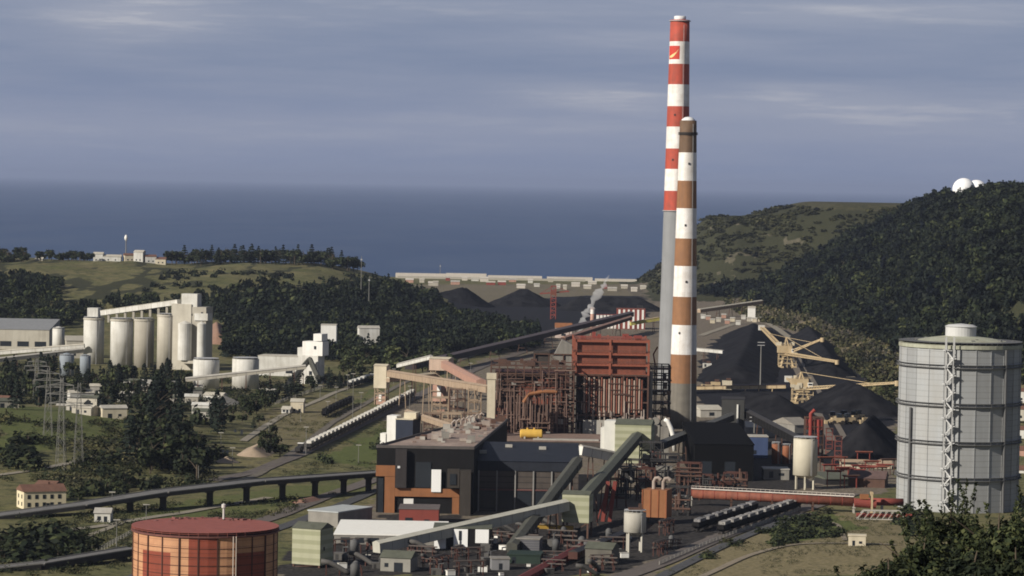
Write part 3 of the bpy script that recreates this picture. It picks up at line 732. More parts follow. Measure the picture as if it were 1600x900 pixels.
# fan house row
for k in range(7):
    D = 1600; c = A(955+k*14, 655+random.uniform(-2, 5), D); z0 = 0
    t = thing('fan_housing', 'grey fan housing with a curved outlet in the row below the tall boiler house', 'fan', (c.x, D+random.uniform(-3, 6), 0), 0, 'fan housings in front of the boilers')
    MB().box(0, 0, -.5, 4, 5, c.z-2.5).build('plinth', DUCT, t)
    mb = MB(); zz = c.z-3
    for i in range(13):
        pass
    ring = [(1.9*math.cos(a), 0, zz+2+1.9*math.sin(a)) for a in np.linspace(0, 2*math.pi, 15)[:-1]]
    mb.add([(x, -1.3, z) for x, y, z in ring]+[(x, 1.3, z) for x, y, z in ring], [tuple(range(14)), tuple(range(27, 13, -1))]+[(i, i+14, (i+1) % 14+14, (i+1) % 14) for i in range(14)])
    mb.build('scroll_casing', DUCT, t); MB().box(1.6, 0, zz+2, 1.4, 2, 2.6).build('outlet', PALEP, t)
# sloping grey hopper chute behind the lower boiler house
D = 1765; t = thing('coal_chute', 'grey sloping coal chute on a steel frame behind the lower boiler house', 'chute', (A(868, 600, D).x, D, 0))
mb = MB(); mb.beam((9, 0, ZT(868, 538, D)), (4, 0, ZT(868, 566, D)), 9, 13); mb.build('chute', DUCT, t); frame(4, 2, 6, 24, 10, ZT(868, 550, D)-1, .6).build('steel_frame', RUSTS, t)
mb = MB(); mb.box(-8, 0, ZT(868, 560, D)-4, 9, 8, 8); mb.build('head_box', M('dark_grey_brown', (.05, .042, .036)), t)
# cream pylon left of boiler house
D = 1662; c = A(768, 586, D); t = thing('stair_tower', 'slim cream concrete tower at the left corner of the lower boiler house', 'tower', (c.x, D, 0))
MB().box(0, 0, -.5, 4.2, 5, c.z-1.5).build('shaft', CREAM, t); MB().box(0, 0, c.z-2, 5, 5.8, 3).build('head', CREAM, t)
# annex in front of the boilers and the yellow tank on it
t, w_, h_ = bld('boiler_annex', 'low flat annex along the foot of the two boiler houses', 'building', 742, 948, 690, 1636, 50, BRNP, ROOFB)
MB().box(w_*.2, -18, h_+.46, w_*.5, 6, .5).build('pale_roof_strip', CONCL, t)
D = 1648; c = A(830, 690, D); t = thing('yellow_tank', 'yellow tank lying on the annex roof before the lower boiler house', 'tank', (c.x, D, h_+.45))
zz = 2.6
mb = MB(); mb.tube([(-5.9, 0, zz), (-5.3, 0, zz), (5.3, 0, zz), (5.9, 0, zz)], [1.6, 2.3, 2.3, 1.6], 18); mb.build('vessel', YELT, t)
for x in (-3.5, 3.5): MB().box(x, 0, 0, .8, 3.6, 1.4).build('saddle', CONCL, t)
for x in (-2, 1.5): MB().lathe([(.5, zz+2.1), (.5, zz+3)], 10, x, 0).build('manhole', YELT, t)

# ------------------------------------------------------------------ black office block with orange frame
z1 = A(668, 701, 1320).z; Df = 1320
def xw(px, D_): return A(px, 700, D_).x
P0 = [(xw(589, Df), Df), (xw(741, Df), Df), (xw(792, 1480), 1480), (xw(742, 1480), 1480)]
o = Vector((xw(665, Df), Df, 0)); lp = [(x-o.x, y-o.y) for x, y in P0]
ob_ = thing('black_hall', 'black sheeted hall with an orange frame and one white panel on its front', 'building', o)
MB().prism(lp, -.5, z1).build('wall', BLK, ob_)
mb = MB(); mb.prism([(x*.99, y+.3) for x, y in lp], z1+.004, z1+.35); mb.build('roof', M('pink_grey_roof', (.36, .275, .225), dirt=(.16, .115, .095), amt=.75, scale=.09), ob_)
mb = MB()
n_ = len(lp)
for i in range(n_):
    a, b = Vector((*lp[i], z1)), Vector((*lp[(i+1) % n_], z1)); mb.beam(a+Vector((0, 0, .6)), b+Vector((0, 0, .6)), .5, 1.2)
mb.build('parapet', M('parapet_grey', (.09, .08, .075)), ob_)
def fp(px0, px1, y0, y1, d_, mat, nm, th=.5):
    x0, x1 = xw(px0, Df)-o.x, xw(px1, Df)-o.x; za, zb = A(665, y1, Df).z, A(665, y0, Df).z
    za = max(za, -.4); return MB().box((x0+x1)/2, -d_-th/2+.02, za, x1-x0, th, zb-za).build(nm, mat, ob_)
fp(588, 618, 728, 745, .4, ORNG, 'orange_frame'); fp(602, 618, 745.5, 806, .4, ORNG, 'orange_frame'); fp(618.3, 719, 763, 776, .4, ORNG, 'orange_frame'); fp(708, 719, 776.4, 806, .4, ORNG, 'orange_frame')
fp(675, 690, 733, 768, 1.0, M('white_panel', (.82, .82, .80), amt=.08), 'white_panel')
fp(618.5, 636, 702, 762, .9, M('charcoal_sheet', (.035, .03, .03), amt=.35), 'front_bay', 1.5)
fp(700, 719, 731, 760, 1.5, M('charcoal_brown', (.045, .038, .032), amt=.4), 'upper_bay', 3); fp(720, 737, 732, 806, 1.5, M('charcoal_brown', (.045, .038, .032), amt=.4), 'side_bay', 6)
fp(650, 674, 722, 762, .1, GLASS, 'recess_window', .3); fp(704, 714, 738, 755, 4.55, GLASS, 'bay_window', .3); fp(592, 600, 748, 804, .15, GLASS, 'tall_window', .3)
fp(633, 648, 778, 789, 4, WHT, 'white_canopy', 4)
fp(622, 626, 728, 731.5, .6, M('lamp_white', (.7, .7, .7)), 'wall_lamp', 2)
for k in range(80):
    u, v = random.random(), random.uniform(.15, .98); x0 = lp[0][0]*(1-v)+lp[3][0]*v; x1 = lp[1][0]*(1-v)+lp[2][0]*v
    x = x0+(x1-x0)*(.08+.84*u); y = 160*v; s_ = random.uniform(.7, 2.6)
    t = MB(); t.box(0, 0, .12, s_*1.3, s_, s_*random.uniform(.4, 1.1)); t.box(0, 0, 0, s_*1.0, s_*.7, .12); m_ = t.build('roof_unit', random.choice([DUCT, PALEP, ROOFB, RUSTS, CONCL]))
    m_.location = (o.x+x, o.y+y, z1+.354); tag(m_, 'small ventilation unit among many on the brown roof of the black hall', 'roof unit', 'ventilation units on the black hall roof')
for k in range(7):
    x0 = lp[0][0]*.3+lp[3][0]*.7
    mb = MB(); mb.tube([(0, 0, 0), (0, 0, 3), (1.2, 0, 4.2), (2.2, 0, 3.4)], .45, 8); m_ = mb.build('roof_cowl', PALEP); v = .62+.05*k
    xl = lp[0][0]*(1-v)+lp[3][0]*v; m_.location = (o.x+xl+5, o.y+160*v, z1+.354); tag(m_, 'pale bent vent cowl in the line along the left roof edge of the black hall', 'vent cowl', 'vent cowls on the black hall')
# red flat shed in front of it
t, w_, h_ = bld('red_shed', 'low red shed with grey roof standing before the black hall', 'shed', 627, 689, 796, 1275, 17, REDP, M('shed_roof', (.13, .11, .105), amt=.3), spec=[('f', .25, .2, 3, 2.6, 'shutter'), ('f', .7, 1, 2, 1.2, 'window')])

# ------------------------------------------------------------------ big dark hall
D = 1333; w_ = 158/S(D); he = ZT(825, 721, D); hr = he+5.5; c = A(824, 800, D); dp = 62
t = thing('dark_hall', 'wide dark hall with navy roof and ribbed brown front', 'building', (c.x, D+dp/2, 0)); dh = t
MB().box(0, 0, -.5, w_, dp, he+.5).build('wall', BRNP, t)
mb = MB(); a = w_/2+.5; mb.add([(-a, -dp/2-.8, he), (a, -dp/2-.8, he), (a, 0, hr), (-a, 0, hr), (-a, dp/2+.5, he), (a, dp/2+.5, he)], [(0, 1, 2, 3), (3, 2, 5, 4), (0, 3, 4), (1, 5, 2), (0, 4, 5, 1)]); mb.build('roof', NAVY, t)
MB().box(0, -dp/2-.2, he-4, w_-.2, .5, 4).build('fascia', NAVY, t)
for k in range(6): MB().box(-w_/2+.5+(w_-1)*k/5.4, -dp/2-.35, 0, .55, .7, he-4.05).build('pilaster', M('pilaster_grey', (.27, .26, .245)), t)
MB().box(0, -dp/2-.15, he*.42, w_-1.2, .3, .5).build('sill_beam', M('sill_red', (.14, .06, .055)), t)
for k in range(5):
    x = -w_/2+.5+(w_-1)*(k+.5)/5.4; MB().box(x, -dp/2-.05, 1, (w_/5.4)*.8, .2, he*.36).build('bay_window', GLASS, t)
for px, yy in ((795, 699), (848, 702), (755, 711)):
    v = (724-yy)/34*.5; y = -dp/2+dp*v; MB().box(xw(px, 1345)-c.x, y, he+(hr-he)*min(1, v*2)*.9, 3.0, 1.6, 1.5).build('skylight', CONCL, t)

# ------------------------------------------------------------------ transfer towers and galleries
ta = tower('tall pale green transfer tower beside the foot of the brown chimney', 992, 1500, 17, 13, 662, 722, CLADG, GREYROOF, -.16, 2.2, [('f', .82, 7, 1.6, 5, 'door_slot')])
MB().box(-11.2, .5, ZT(955, 705, 1500), 5.4, 10, ZT(955, 657, 1500)-ZT(955, 705, 1500)).build('white_stair_block', CLADW, ta)
MB().box(-14.8, .5, ZT(955, 705, 1500), 1.8, 8, ZT(955, 668, 1500)-ZT(955, 705, 1500)).build('white_stair_block', CLADW, ta)
tb = tower('small pale green transfer tower at the lower end of the steep gallery', 903, 1240, 10.6, 9, 771, 815, CLADG, GREYROOF, -.2, 1.2, [('f', .6, 2.4, 2.2, 1.6, 'hatch')])
tc_ = tower('pale green banded tower standing right of the tan tank', 489, 1134, 11.2, 10, 824, 880, CLADG, GREYROOF, -.42, 2.0, [('r', .3, 6, 1, 1.4, 'window')])
gallery('steep grey gallery climbing to the tall pale green tower', A(910, 782, 1247), A(996, 683, 1493), 4.4, 3.6, GALLD, GREYROOF, (.15, .4, .7))
gallery('long pale gallery rising across the front of the white hall', A(588, 856, 1168), A(884, 790, 1236), 4.0, 3.6, GALL, GALL, (.18, .38, .58, .78, .93))
gallery('dark gallery slanting down in front of the dark hall', A(800, 858, 1180), A(903, 722, 1318), 3.8, 3.4, GALLD, GALLD, (.3, .6, .85))
gallery('short white level gallery between the dark hall and the tall pale green tower', A(906, 704, 1470), A(966, 716, 1485), 3.6, 4, CLADW, CONCL, (.3, .7))
gallery('dark grey gallery running up from the chimney foot to the dark head house', A(1030, 697, 1508), A(1142, 652, 1690), 4, 3.4, DARKST, M('gallery_roof_grey', (.13, .13, .12)), (.3, .6, .85))
gallery('black gallery dropping from the head house towards the cream silo', A(1160, 643, 1712), A(1258, 694, 1580), 4, 3.8, BLK, DARKST, (.3, .6, .85))
t = tower('dark head house with one pale drainpipe where two galleries meet', 1146, 1700, 12, 11, 623, 690, M('dark_sheet', (.045, .045, .043)), DARKST, -.1, 1.2, name='head_house')
MB().tube([(2.6, -5.8, 7), (2.6, -5.8, 22)], .55, 8).build('drainpipe', CLADW, t)
t, w_, h_ = bld('shade_block', 'big black block added for the deep shade right of the brown chimney foot', 'building', 1088, 1180, 694, 1490, 110, M('shade_black', (.006, .006, .0065), amt=.2, rough=.9, spec=.03), M('shade_black', (.006, .006, .0065)), 'mono', 0, 2, spec=[('f', .2, 2, 5, 7, 'door'), ('f', .6, 2, 5, 7, 'door'), ('r', .3, 5, 6, 3, 'window')])  # invented block; its near-black colour paints the shadowed gap by the chimney
# white bent duct near chimney foot
mb = MB(); p = A(1046, 680, 1560); mb.tube([A(1038, 655, 1560)-p, A(1043, 658, 1560)-p, A(1048, 668, 1560)-p, A(1052, 682, 1560)-p, A(1054, 705, 1560)-p], [.9, 1.1, 1.2, 1.2, 1.0], 10); m_ = mb.build('bent_duct', WHT, None, p, smooth=True); tag(m_, 'white bent duct at the foot of the brown chimney', 'duct')

# ------------------------------------------------------------------ silo, hopper, orange box, red pipeline
def silo(name, label, px0, px1, ytop, ybody, D, mat, legs=4, dome=.18, group=None, z0=None, ladder=True, n=28, ring=None):
    c = A((px0+px1)/2, ytop, D); r = (px1-px0)/2/S(D); z0 = tz(c.x, D) if z0 is None else z0; zt = c.z-z0; zb = max(0, A((px0+px1)/2, ybody, D).z-z0)
    t = thing(name, label, 'silo' if 'silo' in name else 'tank', (c.x, D, z0), random.uniform(-.2, .2), group)
    prof = [(r*.45, zb-1.5), (r, zb)] if (legs and zb > 2) else [(r, min(zb, 0)-.6)]
    mb = MB(); mb.lathe(prof+[(r, zt), (r*.99, zt+.05), (r*.4, zt+r*dome), (0, zt+r*dome*1.25)], n); mb.build('body', mat, t, smooth=False)
    for p in t.children[0].data.polygons: p.use_smooth = abs(p.normal.z) < .5
    if legs and zb > 2:
        for k in range(legs):
            a = 2*math.pi*(k+.5)/legs; MB().box(r*.82*math.cos(a), r*.82*math.sin(a), -.5, .7, .7, zb+.6, a).build('leg', ring or mat, t)
    mb = MB()
    for k in range(16):
        a = 2*math.pi*k/16; mb.box(r*.97*math.cos(a), r*.97*math.sin(a), zt, .1, .1, 1.1)
    mb.lathe([(r*.97-.05, zt+1.05), (r*.97+.05, zt+1.05), (r*.97+.05, zt+1.15), (r*.97-.05, zt+1.15)], 24); mb.build('railing', STEEL, t)
    if ladder:
        a = R(-60); mb = MB()
        for da in (-.25, .25): mb.beam((r*1.04*math.cos(a)-da*math.sin(a), r*1.04*math.sin(a)+da*math.cos(a), zb), (r*1.04*math.cos(a)-da*math.sin(a), r*1.04*math.sin(a)+da*math.cos(a), zt+1), .12)
        mb.build('ladder', STEEL, t)
    return t, r, zt
t, r, zt = silo('storage_silo', 'cream round silo on short legs behind the red pipeline', 1240, 1278, 686, 742, 1457, M('silo_cream', (.52, .48, .38), dirt=(.36, .32, .24), amt=.3), 6)
t, r, zt = silo('hopper_silo', 'small concrete hopper on tall legs near the bottom edge', 975, 1010, 801, 831, 1191, M('hopper_grey', (.42, .40, .35), dirt=(.26, .24, .2), amt=.35), 4)
mb = MB(); mb.box(0, 0, zt+.3, 5, 3, 1.6); mb.box(2, 1, zt+.3, 1.2, 1.2, 3); mb.build('top_filter', RUSTS, t)
D = 1290; c = A(1028, 766, D); t = thing('filter_house', 'orange steel filter house with bent pipes on top', 'filter house', (c.x, D+5, 0), -.3)
MB().box(0, 0, 3, 10, 9, c.z-3).build('casing', ORNG, t)
mb = MB()
for k in range(4): mb.box(-5+10*k/3, -4.6, 3, .4, .4, c.z-3)
mb.build('ribs', M('orange_dark', (.25, .085, .035)), t)
for a in (-1, 1):
    for b in (-1, 1): MB().box(a*4.5, b*4, -.5, .6, .6, 3.5).build('leg', RUSTS, t)
for x in (-1.5, 2.5):
    MB().tube([(x, 0, c.z), (x, 0, c.z+3), (x+.7, 0, c.z+4.4), (x+2, 0, c.z+4.6), (x+3, 0, c.z+3.8)], .75, 10).build('bent_pipe', PALEP, t)
for px, lb in ((947, 'left red steel stay standing under the steep gallery'), (958, 'right red steel stay standing under the steep gallery')):
    D = 1300; c = A(px, 752, D); t = thing('steel_stay', lb, 'steel support', (c.x, D, 0))
    MB().beam((-1.2, 0, -.3), (.8, 0, c.z), 1.5, 1.2).build('column', REDP, t); MB().beam((-3.5, 0, -.3), (.4, 0, c.z*.8), .5).build('brace', REDP, t)
D = 1372; pa, pb = A(1080, 771, D), A(1334, 784, 1352); t = thing('pipeline', 'thick red pipeline with white handrail crossing to the grey gas holder', 'pipeline', (pa.x, pa.y, 0))
q0 = Vector((0, 0, pa.z)); q1 = pb-Vector((pa.x, pa.y, 0)); rr_ = 2.0
MB().tube([q0, q1], rr_, 18).build('pipe', REDD, t, smooth=True)
mb = MB()
for i in range(15): q = q0.lerp(q1, i/14); mb.tube([q-Vector((.15, 0, 0)), q+Vector((.15, 0, 0))], rr_+.18, 18)
mb.build('flanges', REDP, t)
mb = MB(); up = Vector((0, -.6, rr_+.3)); mb.beam(q0+up, q1+up, 1.6, .35); mb.beam(q0+up+Vector((0, -.7, 1.1)), q1+up+Vector((0, -.7, 1.1)), .16)
for i in range(36): q = q0.lerp(q1, i/35)+up; mb.box(q.x, q.y-.7, q.z, .12, .12, 1.1)
mb.build('walkway', M('walkway_white', (.62, .56, .5), amt=.3), t)
for f in (.0, .25, .5, .75, 1.0):
    q = q0.lerp(q1, f); mb = MB(); hgt = q.z-rr_
    for s_ in (-1.6, 1.6): mb.box(q.x, q.y+s_, -.5, .6, .6, hgt+2)
    mb.box(q.x, q.y, hgt-.6, 1.0, 5, .6); mb.build('support', CONCL if f in (0, 1.0) else RUSTS, t)
t = thing('valve_house', 'yellow framed red valve section between the pipeline and the gas holder', 'valve', (A(1352, 790, 1345).x, 1345, 0))
MB().tube([(-4.5, 0, 5.2), (4.5, 0, 4.6)], 1.9, 14).build('pipe', REDP, t); mb = MB(); mb.box(2.6, -1.5, 0, .8, .8, 9.5); mb.box(2.6, 1.5, 0, .8, .8, 9.5); mb.box(2.6, 0, 9, 1, 4, .8); mb.build('gantry', YEL, t)
mb = MB(); mb.box(-.5, 0, 6.8, 3.5, 2.5, 2); mb.build('actuator', ORNG, t)
t = thing('pipe_truss', 'low pale truss bridge carrying pipes to the foot of the grey gas holder', 'truss', (A(1372, 800, 1325).x, 1325, 0)); mb = MB()
for y in (-1.5, 1.5):
    mb.beam((-9, y, .5), (11, y, .5), .4); mb.beam((-6, y, 4), (9, y, 4), .4); mb.beam((-9, y, .5), (-6, y, 4), .4); mb.beam((11, y, .5), (9, y, 4), .4)
    for i in range(6): mb.beam((-6+i*2.5, y, .5), (-6+i*2.5+2.5, y, 4), .28)
mb.build('truss', CONCL, t); MB().tube([(-9, 0, 2), (14, 0, 2)], .9, 10).build('pipe', REDP, t)
t = thing('branch_pipe', 'short red pipe entering the left side of the grey gas holder', 'pipe', (A(1378, 790, 1352).x, 1352, 0)); MB().tube([(-6, 0, 5), (9, 0, 5)], 1.6, 14).build('pipe', REDP, t, smooth=True); MB().box(0, 0, -.3, 1, 2, 4).build('support', CONCL, t)
# red bucket elevator frame behind cream silo
D = 1600; c = A(1272, 652, D); t = thing('bucket_elevator', 'red steel elevator frame rising behind the cream silo', 'elevator', (c.x, D, 0))
frame(3, 3, 6, 9, 7, c.z, .4).build('frame', RUSTS, t); mb = MB(); mb.tube([(-2, -3, 4), (-2, -3, c.z+2), (0, -3, c.z+4)], .9, 10); mb.tube([(2, -3, 4), (2, -3, c.z-1)], .7, 10); mb.build('chute_pipes', M('bright_red', (.26, .045, .035)), t); MB().box(0, 0, c.z-6, 8, 6, 5).build('head_box', REDP, t)
# mixed plant to the right of the black shade block
t, _, _ = bld('switch_house', 'small blue sheeted house below the black gallery', 'building', 1172, 1202, 683, 1620, 12, BLUE, CONCL, spec=[('f', .3, 2, 2, 2, 'window')])
for (a, b, y, lb) in ((1206, 1220, 694, 'left orange upright tank beside the blue house'), (1222, 1236, 697, 'right orange upright tank beside the cream silo')):
    silo('upright_tank', lb, a, b, y, 735, 1590, M('tank_orange', (.26, .10, .05), amt=.4), 0)
t, _, _ = bld('pump_house', 'grey flat pump house left of the cream silo', 'building', 1196, 1236, 734, 1500, 12, DUCT, CONCL, spec=[('f', .3, 1, 2, 3, 'door'), ('f', .7, 2, 2.5, 1.2, 'window')])
t, _, _ = bld('works_shed', 'pale roofed works shed behind the blue house', 'shed', 1168, 1215, 668, 1760, 20, DUCT, CONCL, 'gable', 0, 2.5)
t, _, _ = bld('works_shed', 'pale sloping shed roof by the coal yard track behind the cream silo', 'shed', 1225, 1256, 664, 1790, 24, DUCT, M('dusty_roof', (.24, .22, .19)), 'gable', .5, 3.5)
t, _, _ = bld('works_shed', 'grey tin shed with a skewed roof right of the cream silo', 'shed', 1285, 1330, 748, 1480, 14, DARKST, GREYROOF, 'mono', .3, 2)
t, _, _ = bld('works_shed', 'brown gabled shed left of the grey gas holder below the steep coal heap', 'shed', 1335, 1392, 748, 1470, 18, RUSTS, M('brown_tin', (.13, .085, .075), amt=.4), 'gable', -.2, 3)
t, _, _ = bld('works_shed', 'long low buff shed under the steep coal heap', 'shed', 1318, 1396, 724, 1570, 10, CREAM, TANG, 'gable', 0, 1.5)
for k, (px, y, D, lb) in enumerate(((1296, 700, 1640, 'red lattice mast right of the bucket elevator'), (1310, 712, 1560, 'red lattice mast before the steep coal heap'))):
    c = A(px, y-30, D); t = thing('steel_mast', lb, 'mast', (c.x, D, 0)); frame(2, 2, 8, 3.2, 3.2, c.z, .22, brace=.8).build('lattice', M('mast_red', (.17, .05, .04)), t); MB().box(0, 0, c.z, 4, 4, .4).build('platform', RUSTS, t)
for k in range(16):
    px = 1290+k*6.5; D = 1500+random.uniform(-40, 80); c = A(px, 745, D); t = thing('pipe_rack', 'red pipe rack section among the red pipework left of the grey gas holder', 'pipe rack', (c.x, D, 0), random.choice((0, 0, .3)), 'red pipework left of the grey gas holder')
    hh_ = random.uniform(3, 8); mb = MB()
    for s_ in (-3, 3): mb.box(s_, 0, -.3, .4, .4, hh_)
    mb.box(0, 0, hh_-.7, 7, .5, .4); mb.build('frame', random.choice((REDP, RUSTS)), t); mb = MB()
    for j in range(3): mb.tube([(-4, -.6+j*.6, hh_), (4.5, -.6+j*.6, hh_)], .28, 6)
    mb.build('pipes', random.choice((RUSTS, PALEP, REDD, REDP)), t)

# ------------------------------------------------------------------ low white buildings, bottom clutter
t, w_, h_ = bld('warehouse', 'low warehouse with a wide white roof before the black hall', 'warehouse', 526, 700, 837, 1203, 50, DUCT, M('white_roof', (.80, .79, .74), dirt=(.55, .52, .46), amt=.18), 'flat', 0, spec=[('f', .1+.13*k, .5, 3.5, 2, 'door') for k in range(6)])
t, w_, h_ = bld('white_hall', 'dark open hall with three white wall panels below the long pale gallery', 'building', 682, 772, 826, 1192, 16, BLK, GREYROOF, 'flat')
for (a, b, f) in ((682.5, 701, 1), (713, 735, 1), (747, 768, .7)):
    MB().box(((a+b)/2-727)/S(1192), -8.2, h_*(1-f)+.2, (b-a)/S(1192), .5, h_*f-.4).build('white_panel', M('white_panel', (.82, .82, .80)), t)
for (a, b) in ((721, 725),): MB().box(((a+b)/2-727)/S(1192), -8.55, h_*.45, (b-a)/S(1192), .2, h_*.45).build('window', GLASS, t)
bld('long_shed', 'long grey lean-to with pale roof beside the warehouse', 'shed', 505, 560, 801, 1260, 26, DUCT, M('pale_tin', (.40, .42, .42), amt=.3), 'flat', -.5)
bld('site_hut', 'grey gabled hut with an open doorway at the bottom edge', 'hut', 603, 652, 872, 1120, 9, M('hut_grey', (.26, .25, .22), amt=.45), GREYROOF, 'gable', -.25, 2.2, spec=[('f', .6, 0, 3.2, 3.2, 'doorway'), ('f', .2, 1.5, 1.4, 1.4, 'window')])
bld('site_hut', 'green sheeted hut behind the red inclined gallery', 'hut', 800, 852, 868, 1150, 12, GREENM, GREENM, 'flat', -.1, spec=[('f', .2, .2, 1.4, 2.2, 'door')])
bld('site_hut', 'ribbed grey container hut under the dark gallery', 'hut', 812, 850, 843, 1185, 8, M('ribbed_grey', (.13, .13, .14), band=.9, bandcol=(.08, .08, .09)), DUCT, 'flat', -.15, spec=[('f', .25, .2, 1.2, 3, 'door')])
bld('site_hut', 'pale corrugated hut at the bottom edge left of the red inclined gallery', 'hut', 772, 800, 874, 1130, 6, M('ribbed_pale', (.22, .22, .225), amt=.4), DUCT, 'flat', .1, spec=[('f', .5, .2, 1.2, 2.2, 'door')])
bld('site_hut', 'mottled grey brick hut left of the small concrete hopper', 'hut', 925, 968, 858, 1150, 10, M('dirty_brick', (.13, .12, .10), amt=.5), GREYROOF, 'gable', -.3, 2, spec=[('f', .4, .2, 1.4, 2.4, 'door'), ('f', .8, 1.4, 1, 1, 'window')])
gallery('red inclined gallery climbing from the bottom edge towards the concrete hopper', A(795, 918, 1082), A(918, 852, 1195), 3.2, 2.4, REDP, M('red_roof_dark', (.17, .04, .035)), (.25, .5, .75), legmat=REDP)
gallery('yellow crane beam spanning below the small pale green tower', A(830, 822, 1235), A(895, 825, 1240), 1.6, 1.6, YELT, YEL, (.02, .98), name='crane_beam', cat='crane', ridge=False)
gallery('dark brown gallery low behind the concrete hopper', A(895, 868, 1150), A(975, 836, 1235), 3.4, 2.6, DKR, DARKST, (.3, .7))
# loose plant at the bottom, three kinds, copied
def kind_tank():
    t = thing('process_tank', 'x', 'tank'); mb = MB(); mb.lathe([(1.7, .8), (1.7, 5), (.9, 5.9), (0, 6.2)], 18); mb.build('vessel', M('plant_grey', (.10, .10, .10), amt=.5), t, smooth=True)
    MB().lathe([(1.9, -.4), (1.9, .8)], 18).build('plinth', DARKST, t); MB().tube([(1.7, 0, 4), (2.6, 0, 4), (2.6, 0, 0)], .2, 6).build('pipe', DKR, t); return t
def kind_box():
    t = thing('switch_cabinet', 'x', 'machine'); MB().box(0, 0, -.3, 4.6, 2.8, 3).build('cabinet', M('plant_dull', (.09, .085, .08), amt=.5), t); MB().box(0, 0, 2.704, 4.8, 3, .25).build('lid', M('plant_lid', (.11, .105, .10), amt=.5), t); MB().box(-1, -1.45, .2, 1.2, .1, 2).build('door', DARKST, t)
    mb = MB(); mb.tube([(1.2, 0, 2.9), (1.2, 0, 5), (3.4, 0, 5.2)], .3, 8); mb.build('pipe', M('plant_grey', (.10, .10, .10), amt=.5), t); return t
def kind_rack():
    t = thing('pipe_rack', 'x', 'pipe rack'); mb = MB()
    for x in (-5, 0, 5):
        for y in (-1.2, 1.2): mb.box(x, y, -.4, .35, .35, 5.6)
        for z in (3, 5): mb.box(x, 0, z, .4, 3.4, .3)
    mb.build('frame', DKR, t); mb = MB()
    for j, (y, z) in enumerate(((-.8, 3.5), (.1, 3.5), (.9, 3.5), (-.5, 5.6), (.6, 5.6))): mb.tube([(-6.5, y, z), (6.5, y, z)], .22+.09*(j % 3), 6)
    mb.build('pipes', M('plant_pipe', (.10, .08, .07), amt=.5), t); return t
def kind_duct():
    t = thing('bent_duct', 'x', 'duct'); mb = MB(); mb.tube([(-6, 0, 5), (-3, 0, 4.6), (0, 0, 3.2), (3, 0, 1.4), (5, 0, .6)], .95, 10); mb.build('duct', M('plant_dull', (.09, .085, .08), amt=.5), t, smooth=True)
    for x, h1 in ((-4, 4), (1, 2)): MB().box(x, 0, -.4, .4, 1.2, h1).build('support', DKR, t); 
    return t
kinds = [kind_tank(), kind_box(), kind_rack(), kind_duct()]
klab = ['upright grey process tank among the dark plant at the bottom edge', 'grey switch cabinet with bent pipe among the dark plant at the bottom edge', 'pipe rack with pale pipes among the dark plant at the bottom edge', 'sloping grey duct among the dark plant at the bottom edge']
kgrp = ['process tanks at the bottom edge', 'switch cabinets at the bottom edge', 'pipe racks at the bottom edge', 'sloping ducts at the bottom edge']
used = [0]*4
def put(k, loc, rz):
    t = kinds[k] if not used[k] else dup(kinds[k]); used[k] += 1
    t.location = loc; t.rotation_euler.z = rz; s_ = random.uniform(.6, 1.05); t.scale = (s_, s_, s_); t['label'] = klab[k]; t['group'] = kgrp[k]
spots = []
for k in range(400):
    px, py = random.uniform(512, 1075), random.uniform(826, 905)
    if py < 858 and 526 < px < 780: continue
    if px > 975 and py > 905-(px-960)*.36-8: continue
    if 600 < px < 655 and py > 862 or 797 < px < 855 and py > 866 or 770 < px < 802 and py > 866 or 970 < px < 1014 and py > 850 or 880 < px < 930 and py < 850: continue
    g = G(px, py)
    if any((g-q).length < 8 for q in spots): continue
    spots.append(g); put(random.choice((0, 1, 1, 2, 2, 3)), (g.x, g.y, tz(g.x, g.y)), random.choice((0, -.3, 1.2, .4)))
    if len(spots) > 58: break
# dark steel gantries in the shade between the orange filter house, the black shade block and the pipeline
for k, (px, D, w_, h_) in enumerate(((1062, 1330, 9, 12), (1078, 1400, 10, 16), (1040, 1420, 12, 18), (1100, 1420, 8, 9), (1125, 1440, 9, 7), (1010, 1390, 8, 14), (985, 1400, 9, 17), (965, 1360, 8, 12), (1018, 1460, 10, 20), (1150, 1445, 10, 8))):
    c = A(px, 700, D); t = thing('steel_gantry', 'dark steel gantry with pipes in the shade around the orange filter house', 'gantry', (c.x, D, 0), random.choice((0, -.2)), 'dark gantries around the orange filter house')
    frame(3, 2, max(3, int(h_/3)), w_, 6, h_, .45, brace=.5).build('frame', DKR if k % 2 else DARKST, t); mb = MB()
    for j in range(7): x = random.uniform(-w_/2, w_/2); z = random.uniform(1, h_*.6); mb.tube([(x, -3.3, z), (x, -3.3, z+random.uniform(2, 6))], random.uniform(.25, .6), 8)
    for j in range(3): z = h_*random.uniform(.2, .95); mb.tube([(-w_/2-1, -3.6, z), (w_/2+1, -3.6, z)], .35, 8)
    mb.build('pipes', random.choice((DARKST, DUCT, DKR, RUSTS)), t); mb = MB(); mb.box(random.uniform(-1, 1), 0, h_*.4, w_*.6, 4, h_*.3); mb.build('hopper_box', random.choice((DARKST, DUCT)), t)
